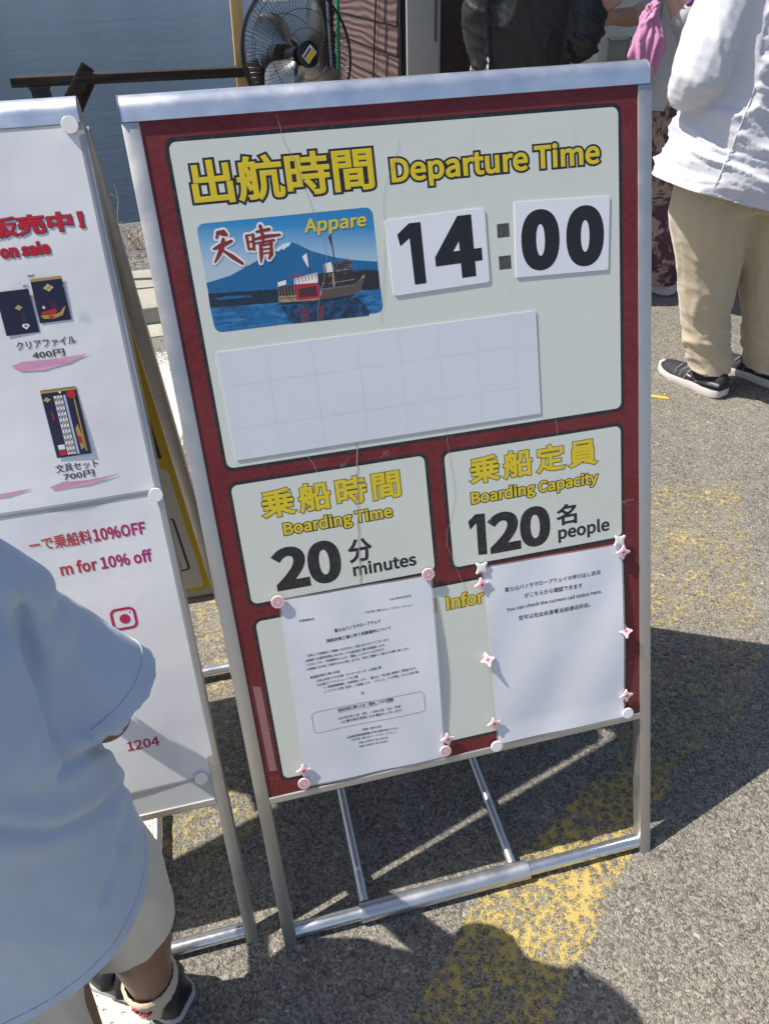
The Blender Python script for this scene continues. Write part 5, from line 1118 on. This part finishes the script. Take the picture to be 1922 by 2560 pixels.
chain(m, [(-.495, -.018, .42, .07), (-.480, -.016, .33, .064), (-.480, -.022, .25, .058), (-.480, -.024, .22, .058)]); chain(m, [(-.57, -.085, .42, .07), (-.572, -.115, .33, .064), (-.572, -.13, .25, .060), (-.572, -.13, .22, .060)])
soft('shorts', m, 'shorts_cream', CH, c0, .0055, 4, short_fold, cut=[((-.5, -.05, .240), (.12, -.10, -1))], solid=.002)
def ribs(p, n): return .0012 * sin(math.atan2(p.y + .024, p.x + .494) * 34)
for k, (x, y, nm_) in enumerate(((-.494, -.024, 'sock'), (-.566, -.122, 'sock'))):
    m = MB(); m.tube([(x, y, .030), (x, y, .055), (x + .003, y - .003, .074), (x + .0045, y - .0045, .088), (x + .005, y - .005, .095), (x + .005, y - .005, .096)], [.0350, .0356, .0364, .0378, .0370, .0330], 48, cap=False)
    o = m.build('sock', 'sock_cream', parent=CH, base=c0, smooth=60)
    me = o.data
    for v in me.vertices:
        a = math.atan2(v.co.y + c0[1] - y, v.co.x + c0[0] - x); v.co += Vector((cos(a), sin(a), 0)) * .0006 * sin(a * 30)
    if k == 0:
        m = MB()
        for a0, z in ((-2.25, .073), (-2.12, .069), (-2.0, .066), (-1.86, .063), (-1.74, .064), (-1.62, .069), (-2.16, .072), (-1.68, .066)): m.ball((x + .003 + .0365 * cos(a0), y - .003 + .0365 * sin(a0), z), (.0030, .0030, .0030), 8, 6)
        oo = m.build('motif', 'sock_red', base=c0); oo.parent = o; oo.location = (0, 0, 0)
shoe(CH, c0, (-.452, -.046, 0), (-.596, .052, 0), .078, ('shoe_black', 'sole_grey'), .070, (0, .036), 1)
shoe(CH, c0, (-.527, -.150, 0), (-.675, -.058, 0), .078, ('shoe_black', 'sole_grey'), .070, (0, 0), 1)

# --- person in the white shirt on the right
w0 = (1.32, 1.43, 0); m = MB()
H = head(m, (1.30, 1.50, 1.49), (-.25, .96, 0), 1.0); chain(m, [(1.30, 1.455, 1.24, .052), (1.30, 1.475, 1.38, .050)])
column(m, [(1.29, 1.44, .70, .15, .11), (1.285, 1.45, .92, .14, .105), (1.29, 1.45, 1.1, .16, .11), (1.30, 1.45, 1.24, .13, .075), (1.30, 1.45, 1.28, .06, .05)])
chain(m, [(1.14, 1.45, 1.2, .05), (1.08, 1.43, 1.05, .043), (1.06, 1.43, .93, .038)]); chain(m, [(1.06, 1.43, .93, .038), (1.13, 1.56, .95, .034), (1.20, 1.66, .98, .026)]); hand(m, (1.20, 1.66, .98), (.5, .85, .1), (-.3, .2, 1), 1, .5)
chain(m, [(1.46, 1.45, 1.2, .05), (1.53, 1.43, 1.05, .043), (1.53, 1.43, .93, .038)]); chain(m, [(1.53, 1.43, .93, .038), (1.45, 1.56, .95, .034), (1.36, 1.66, .98, .026)]); hand(m, (1.36, 1.66, .98), (-.5, .85, .1), (.3, .2, 1), 1, .5)
chain(m, [(1.20, 1.44, .72, .085), (1.24, 1.44, .40, .055), (1.29, 1.42, .2, .045), (1.312, 1.40, .07, .036)]); chain(m, [(1.38, 1.43, .72, .085), (1.43, 1.42, .40, .055), (1.48, 1.40, .2, .045), (1.505, 1.395, .07, .036)])
WP_ = soft('person', m, 'skin_light', None, w0, .007, 4); tag(WP_, 'person seen from behind in a loose white shirt, beige trousers and black trainers', 'person')
face_parts(H, 1.0, WP_, w0, 'hair_brown', .03)
def linen_fold(p, n):
    u = p.z + p.x * .42 + .03 * nz(p, 5, 5, 5, 6); v = p.x - p.z * .42      # creases run down to the right across the back
    c = lambda k, l, s: max(0.0, 1 - abs(noise.noise(Vector((v * l, p.y * 3, u * k + s)))) * 3.0) ** 2
    d = .0120 * c(9, 2.6, 4) + .0065 * c(24, 5, 9) + .0028 * c(55, 9, 2) + .0070 * nz(p, 6, 6, 7, 9) - .008
    if p.x < 1.16 and p.z > .87:
        q = p.x * .9 + p.z * .25; d = .0050 * max(0.0, 1 - abs(noise.noise(Vector((q * 15, p.y * 6, p.z * 3.5)))) * 2.6) ** 2 + .0015 * c(36, 9, 1) + .005 * nz(p, 10, 10, 8) - .003
    return d
m = MB(); column(m, [(1.262, 1.44, .56, .285, .205), (1.263, 1.44, .62, .277, .20), (1.267, 1.44, .70, .262, .188), (1.272, 1.445, .80, .236, .168), (1.28, 1.45, .92, .212, .150), (1.287, 1.45, 1.02, .200, .142), (1.295, 1.45, 1.13, .196, .13), (1.30, 1.45, 1.21, .185, .105), (1.30, 1.45, 1.265, .12, .075), (1.30, 1.455, 1.29, .066, .062)])
chain(m, [(1.155, 1.45, 1.205, .078), (1.11, 1.44, 1.10, .080), (1.076, 1.425, 1.0, .082), (1.056, 1.415, .935, .078), (1.058, 1.43, .915, .070)]); chain(m, [(1.058, 1.43, .92, .070), (1.10, 1.50, .94, .062), (1.14, 1.56, .955, .050)])
chain(m, [(1.445, 1.45, 1.205, .075), (1.50, 1.44, 1.10, .075), (1.535, 1.42, .93, .075)]); chain(m, [(1.535, 1.43, .93, .068), (1.49, 1.51, .94, .06), (1.45, 1.56, .955, .05)])
SHT = soft('shirt', m, 'linen_white', WP_, w0, .0062, 3, linen_fold, cut=[((1.28, 1.25, .618), (-.25, .02, -1))], solid=.003)
m = MB()                                        # stitched side seam, armhole seam and rolled hem stay as a part of the shirt
def seam(path, r=.0016):
    out = []
    for p in path:
        d = Vector(p) - Vector((1.28, 1.45, p[2])); hit, loc, nrm, _ = SHT.ray_cast(Vector(p) + d * 3 - Vector(w0), -d.normalized())
        if hit: out.append(loc + Vector(w0) + nrm * .0008)
    if len(out) > 2: m.tube(out, r, 6)
seam([(1.28 - .2 * cos(a), 1.45 - .2 * sin(a), z) for a, z in [(.62 + .012 * k, .60 + .021 * k) for k in range(16)]])
if m.v: m.build('side_seam', 'linen_white', base=w0, smooth=60).parent = SHT; SHT.children[0].location = (0, 0, 0)
def chino_fold(p, n):
    lo = max(0, (.42 - p.z) / .42); c = lambda k, l, s: max(0.0, 1 - abs(noise.noise(Vector((p.x * l, p.y * l, p.z * k + p.x * l * .8 + s)))) * 3.0) ** 2
    return .005 * nz(p, 8, 8, 4, 2) + (.001 + .009 * lo) * c(12, 5, 1) + (.001 + .006 * lo) * c(28, 9, 5) + .004 * (1 - lo) * c(7, 11, 8) - .004
m = MB(); column(m, [(1.29, 1.44, .60, .20, .14), (1.29, 1.44, .74, .19, .14), (1.285, 1.445, .86, .17, .13)])
chain(m, [(1.205, 1.44, .70, .125), (1.20, 1.44, .58, .120), (1.235, 1.44, .40, .094), (1.268, 1.435, .24, .076), (1.298, 1.42, .12, .072), (1.306, 1.413, .085, .070), (1.308, 1.41, .055, .068)]); chain(m, [(1.385, 1.43, .70, .125), (1.40, 1.425, .56, .118), (1.445, 1.42, .40, .098), (1.485, 1.41, .24, .086), (1.515, 1.40, .12, .080), (1.525, 1.40, .05, .080)])
soft('trousers', m, 'chino', WP_, w0, .0075, 3, chino_fold, cut=[((1.3, 1.42, .082), (-.05, .08, -1))], solid=.003)
shoe(WP_, w0, (1.330, 1.335, 0), (1.248, 1.592, 0), .098, ('shoe_mesh', 'sole_pale'), .088)
shoe(WP_, w0, (1.558, 1.335, 0), (1.462, 1.585, 0), .098, ('shoe_mesh', 'sole_pale'), .088)
m = MB(); m.ball((1.40, 1.29, 1.075), (.075, .04, .085), 20, 12); o = soft('knit_bag', m, 'knit_brown', None, (1.40, 1.29, 1.0), .006, 3, lambda p, n: .003 * nz(p, 60, 60, 60)); tag(o, 'brown knitted bag hanging at the back of the white shirt', 'bag')
m = MB(); m.tube([(1.37, 1.285, 1.15), (1.35, 1.31, 1.24), (1.33, 1.40, 1.315), (1.31, 1.52, 1.27)], .006, 8); oo = m.build('strap', 'knit_brown', base=(1.40, 1.29, 1.0), smooth=60); oo.parent = o; oo.location = (0, 0, 0)

# --- person in the black coat at the booth
k0 = (.99, 2.42, 0); m = MB()
H = head(m, (.99, 2.46, 1.60), (.35, .94, 0), 1.0); chain(m, [(.98, 2.43, 1.36, .055), (.985, 2.445, 1.5, .054)])
column(m, [(.98, 2.42, .80, .15, .11), (.98, 2.42, 1.1, .16, .11), (.98, 2.42, 1.32, .14, .08), (.98, 2.42, 1.38, .06, .055)])
chain(m, [(1.13, 2.41, 1.30, .042), (1.165, 2.35, 1.08, .036), (1.155, 2.305, .95, .030)]); chain(m, [(1.155, 2.305, .95, .030), (1.182, 2.30, .99, .028), (1.205, 2.31, 1.035, .027)]); hand(m, (1.205, 2.31, 1.035), (.35, .1, .9), (.8, -.5, -.2), 1, .6)
chain(m, [(.82, 2.41, 1.30, .05), (.79, 2.40, 1.05, .044), (.81, 2.36, .84, .034)]); hand(m, (.81, 2.36, .84), (.1, -.1, -1), (.2, -.9, 0), 1, .5)
chain(m, [(.90, 2.42, .82, .085), (.90, 2.42, .45, .055), (.90, 2.42, .08, .038)]); chain(m, [(1.06, 2.42, .82, .085), (1.07, 2.42, .45, .055), (1.07, 2.42, .08, .038)])
KP = soft('person', m, 'skin_tan', None, k0, .007, 4); tag(KP, 'person in a glossy black jacket with one forearm raised, standing at the booth', 'person')
face_parts(H, 1.0, KP, k0, 'hair_black')
def coat_fold(p, n):
    c = lambda k, l, s: max(0.0, 1 - abs(noise.noise(Vector((p.x * l + p.z * l * .25, p.y * l, p.z * k + p.x * k * .5 + s)))) * 2.8) ** 2
    arm = p.x > 1.10
    return (.012 if not arm else .006) * c(2.2, 5.5, 1) + .008 * c(4, 11, 6) * (not arm) + (.010 * c(15, 5, 2) if arm else 0) + .004 * c(26, 12, 3) + .005 * nz(p, 8, 8, 5, 5) - .012
m = MB(); column(m, [(.975, 2.41, .66, .19, .135), (.975, 2.41, .80, .188, .135), (.978, 2.415, .98, .186, .14), (.98, 2.42, 1.15, .19, .135), (.98, 2.42, 1.30, .175, .10), (.98, 2.42, 1.37, .10, .075), (.98, 2.425, 1.41, .066, .064)])
chain(m, [(1.13, 2.41, 1.29, .075), (1.165, 2.35, 1.10, .070), (1.155, 2.30, .945, .066)]); chain(m, [(1.155, 2.30, .945, .066), (1.18, 2.30, .985, .056), (1.198, 2.305, 1.02, .046)]); chain(m, [(.83, 2.41, 1.29, .075), (.795, 2.40, 1.05, .066), (.81, 2.37, .90, .055)])
soft('jacket', m, 'coat_black', KP, k0, .0065, 2, coat_fold, cut=[((.98, 2.42, .70), (0, 0, -1))], solid=.003)
m = MB(); column(m, [(.98, 2.42, .66, .155, .115), (.98, 2.42, .84, .15, .115)]); chain(m, [(.90, 2.42, .80, .10), (.90, 2.42, .45, .082), (.90, 2.42, .05, .075)]); chain(m, [(1.06, 2.42, .80, .10), (1.07, 2.42, .45, .082), (1.07, 2.42, .05, .075)])
soft('trousers', m, 'trouser_black', KP, k0, .009, 3, chino_fold, cut=[((1, 2.4, .05), (0, 0, -1))])
shoe(KP, k0, (.90, 2.34, 0), (.88, 2.60, 0), .098, ('shoe_black', 'sole_grey'), .085); shoe(KP, k0, (1.07, 2.34, 0), (1.09, 2.60, 0), .098, ('shoe_black', 'sole_grey'), .085)
m = MB()                                        # rows of pale diamonds set just off the jacket's lower side
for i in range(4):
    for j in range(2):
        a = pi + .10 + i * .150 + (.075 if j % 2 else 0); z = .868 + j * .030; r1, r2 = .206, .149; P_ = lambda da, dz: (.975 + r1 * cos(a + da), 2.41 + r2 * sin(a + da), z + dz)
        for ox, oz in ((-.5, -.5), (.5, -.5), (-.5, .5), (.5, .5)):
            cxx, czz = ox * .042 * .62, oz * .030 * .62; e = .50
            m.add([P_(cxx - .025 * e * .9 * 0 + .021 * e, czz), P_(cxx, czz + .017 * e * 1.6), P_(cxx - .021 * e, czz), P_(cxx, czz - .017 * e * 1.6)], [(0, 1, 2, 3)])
m.build('lattice_patch', 'lattice_white', parent=KP, base=k0)

# --- person with the pink bag behind the white shirt
g0 = (1.66, 2.32, 0); m = MB()
H = head(m, (1.64, 2.38, 1.52), (-.8, .6, 0), .98); chain(m, [(1.65, 2.33, 1.28, .05), (1.645, 2.35, 1.42, .049)])
column(m, [(1.66, 2.32, .75, .14, .10), (1.66, 2.32, 1.05, .15, .10), (1.655, 2.32, 1.25, .13, .075), (1.65, 2.325, 1.31, .055, .05)])
chain(m, [(1.53, 2.29, 1.22, .045), (1.53, 2.20, 1.02, .042), (1.50, 2.14, .945, .040)]); chain(m, [(1.50, 2.14, .945, .040), (1.435, 2.16, 1.02, .034), (1.385, 2.18, 1.10, .026)]); hand(m, (1.385, 2.18, 1.10), (-.5, .2, .8), (-.6, -.3, -.5), .95, .6)
chain(m, [(1.74, 2.40, 1.22, .045), (1.60, 2.48, 1.05, .040), (1.44, 2.50, 1.00, .034), (1.345, 2.47, 1.005, .026)]); hand(m, (1.345, 2.47, 1.005), (-1, -.15, .02), (0, -.25, 1), .95, .35)
chain(m, [(1.59, 2.29, .78, .08), (1.60, 2.28, .45, .055), (1.62, 2.25, .08, .036)]); chain(m, [(1.73, 2.36, .78, .08), (1.74, 2.36, .45, .055), (1.75, 2.34, .08, .036)])
GP = soft('person', m, 'skin_light', None, g0, .007, 4); tag(GP, 'person in a grey top and purple floral trousers partly hidden behind the white shirt', 'person')
face_parts(H, .98, GP, g0, 'hair_black', .02)
def soft_fold(p, n): return .005 * nz(p, 9, 9, 6, 2) + .004 * ridge(noise.noise(Vector((p.x * 6, p.y * 6, p.z * 8)))) - .002
m = MB(); column(m, [(1.655, 2.32, .66, .20, .15), (1.655, 2.32, .76, .195, .145), (1.655, 2.32, .95, .182, .135), (1.655, 2.32, 1.12, .178, .125), (1.655, 2.32, 1.24, .155, .095), (1.65, 2.322, 1.31, .08, .07), (1.65, 2.325, 1.335, .06, .058)])
chain(m, [(1.53, 2.29, 1.22, .068), (1.53, 2.20, 1.03, .064), (1.505, 2.15, .955, .058)]); chain(m, [(1.505, 2.15, .955, .058), (1.445, 2.155, 1.008, .050)]); chain(m, [(1.73, 2.39, 1.22, .068), (1.60, 2.475, 1.06, .055), (1.50, 2.50, 1.02, .046)])
soft('top', m, 'cardigan_grey', GP, g0, .0075, 3, soft_fold, cut=[((1.66, 2.32, .715), (0, 0, -1))], solid=.003)
m = MB(); column(m, [(1.66, 2.32, .64, .165, .13), (1.66, 2.32, .80, .155, .125)]); chain(m, [(1.59, 2.29, .72, .115), (1.595, 2.28, .45, .115), (1.612, 2.26, .16, .105), (1.62, 2.25, .06, .075)]); chain(m, [(1.73, 2.36, .72, .115), (1.745, 2.36, .45, .115), (1.75, 2.35, .16, .105), (1.75, 2.34, .06, .075)])
soft('trousers', m, 'floral_trouser', GP, g0, .008, 3, soft_fold, cut=[((1.66, 2.3, .055), (0, 0, -1))], solid=.003)
shoe(GP, g0, (1.66, 2.20, 0), (1.585, 2.43, 0), .092, ('sole_pale', 'sole_pale'), .075); shoe(GP, g0, (1.79, 2.29, 0), (1.71, 2.52, 0), .092, ('sole_pale', 'sole_pale'), .075)
def crumple(p, n):
    a = math.atan2(p.y - 2.10, p.x - 1.292); t = noise.noise(Vector((p.x * 9, p.y * 9, p.z * 7)))
    return .0085 * abs(sin(a * 4.5 + p.z * 14 + t * 4)) + .012 * max(0, 1 - abs(noise.noise(Vector((p.x * 22, p.y * 22, p.z * 12)))) * 3) ** 2 - .012
m = MB(); column(m, [(1.292, 2.10, .838, .030, .025), (1.292, 2.10, .862, .052, .036), (1.290, 2.10, .91, .066, .042), (1.290, 2.10, .97, .058, .036), (1.294, 2.11, 1.02, .034, .025), (1.300, 2.12, 1.06, .018, .016)])
o = soft('cloth_bag', m, 'pink_cloth', None, (1.292, 2.10, .84), .0055, 2, crumple); tag(o, 'crumpled pink cloth bag dangling from a wrist', 'bag')
m = MB(); m.tube([(1.300, 2.12, 1.055), (1.33, 2.15, 1.085), (1.375, 2.18, 1.10)], .007, 8); oo = m.build('handle', 'pink_cloth', base=(1.292, 2.10, .84), smooth=60); oo.parent = o; oo.location = (0, 0, 0)
m = MB(); m.ball((1.465, 2.085, 1.035), (.042, .022, .032), 18, 12, Matrix.Rotation(radians(-25), 3, 'Y')); o = soft('pouch', m, 'floral_pouch', None, (1.465, 2.085, 1.0), .0045, 2, lambda p, n: .002 * nz(p, 40, 40, 40)); tag(o, 'small white flower-print pouch tucked on a grey sleeve', 'pouch')
m = MB(); m.ball((1.445, 2.10, 1.075), (.045, .022, .022), 18, 12, Matrix.Rotation(radians(-30), 3, 'Y')); o = soft('scarf', m, 'purple_cloth', None, (1.445, 2.10, 1.0), .0045, 2, crumple); tag(o, 'bunched purple cloth above the flower-print pouch', 'cloth')
bpy.data.scenes.remove(_TS)
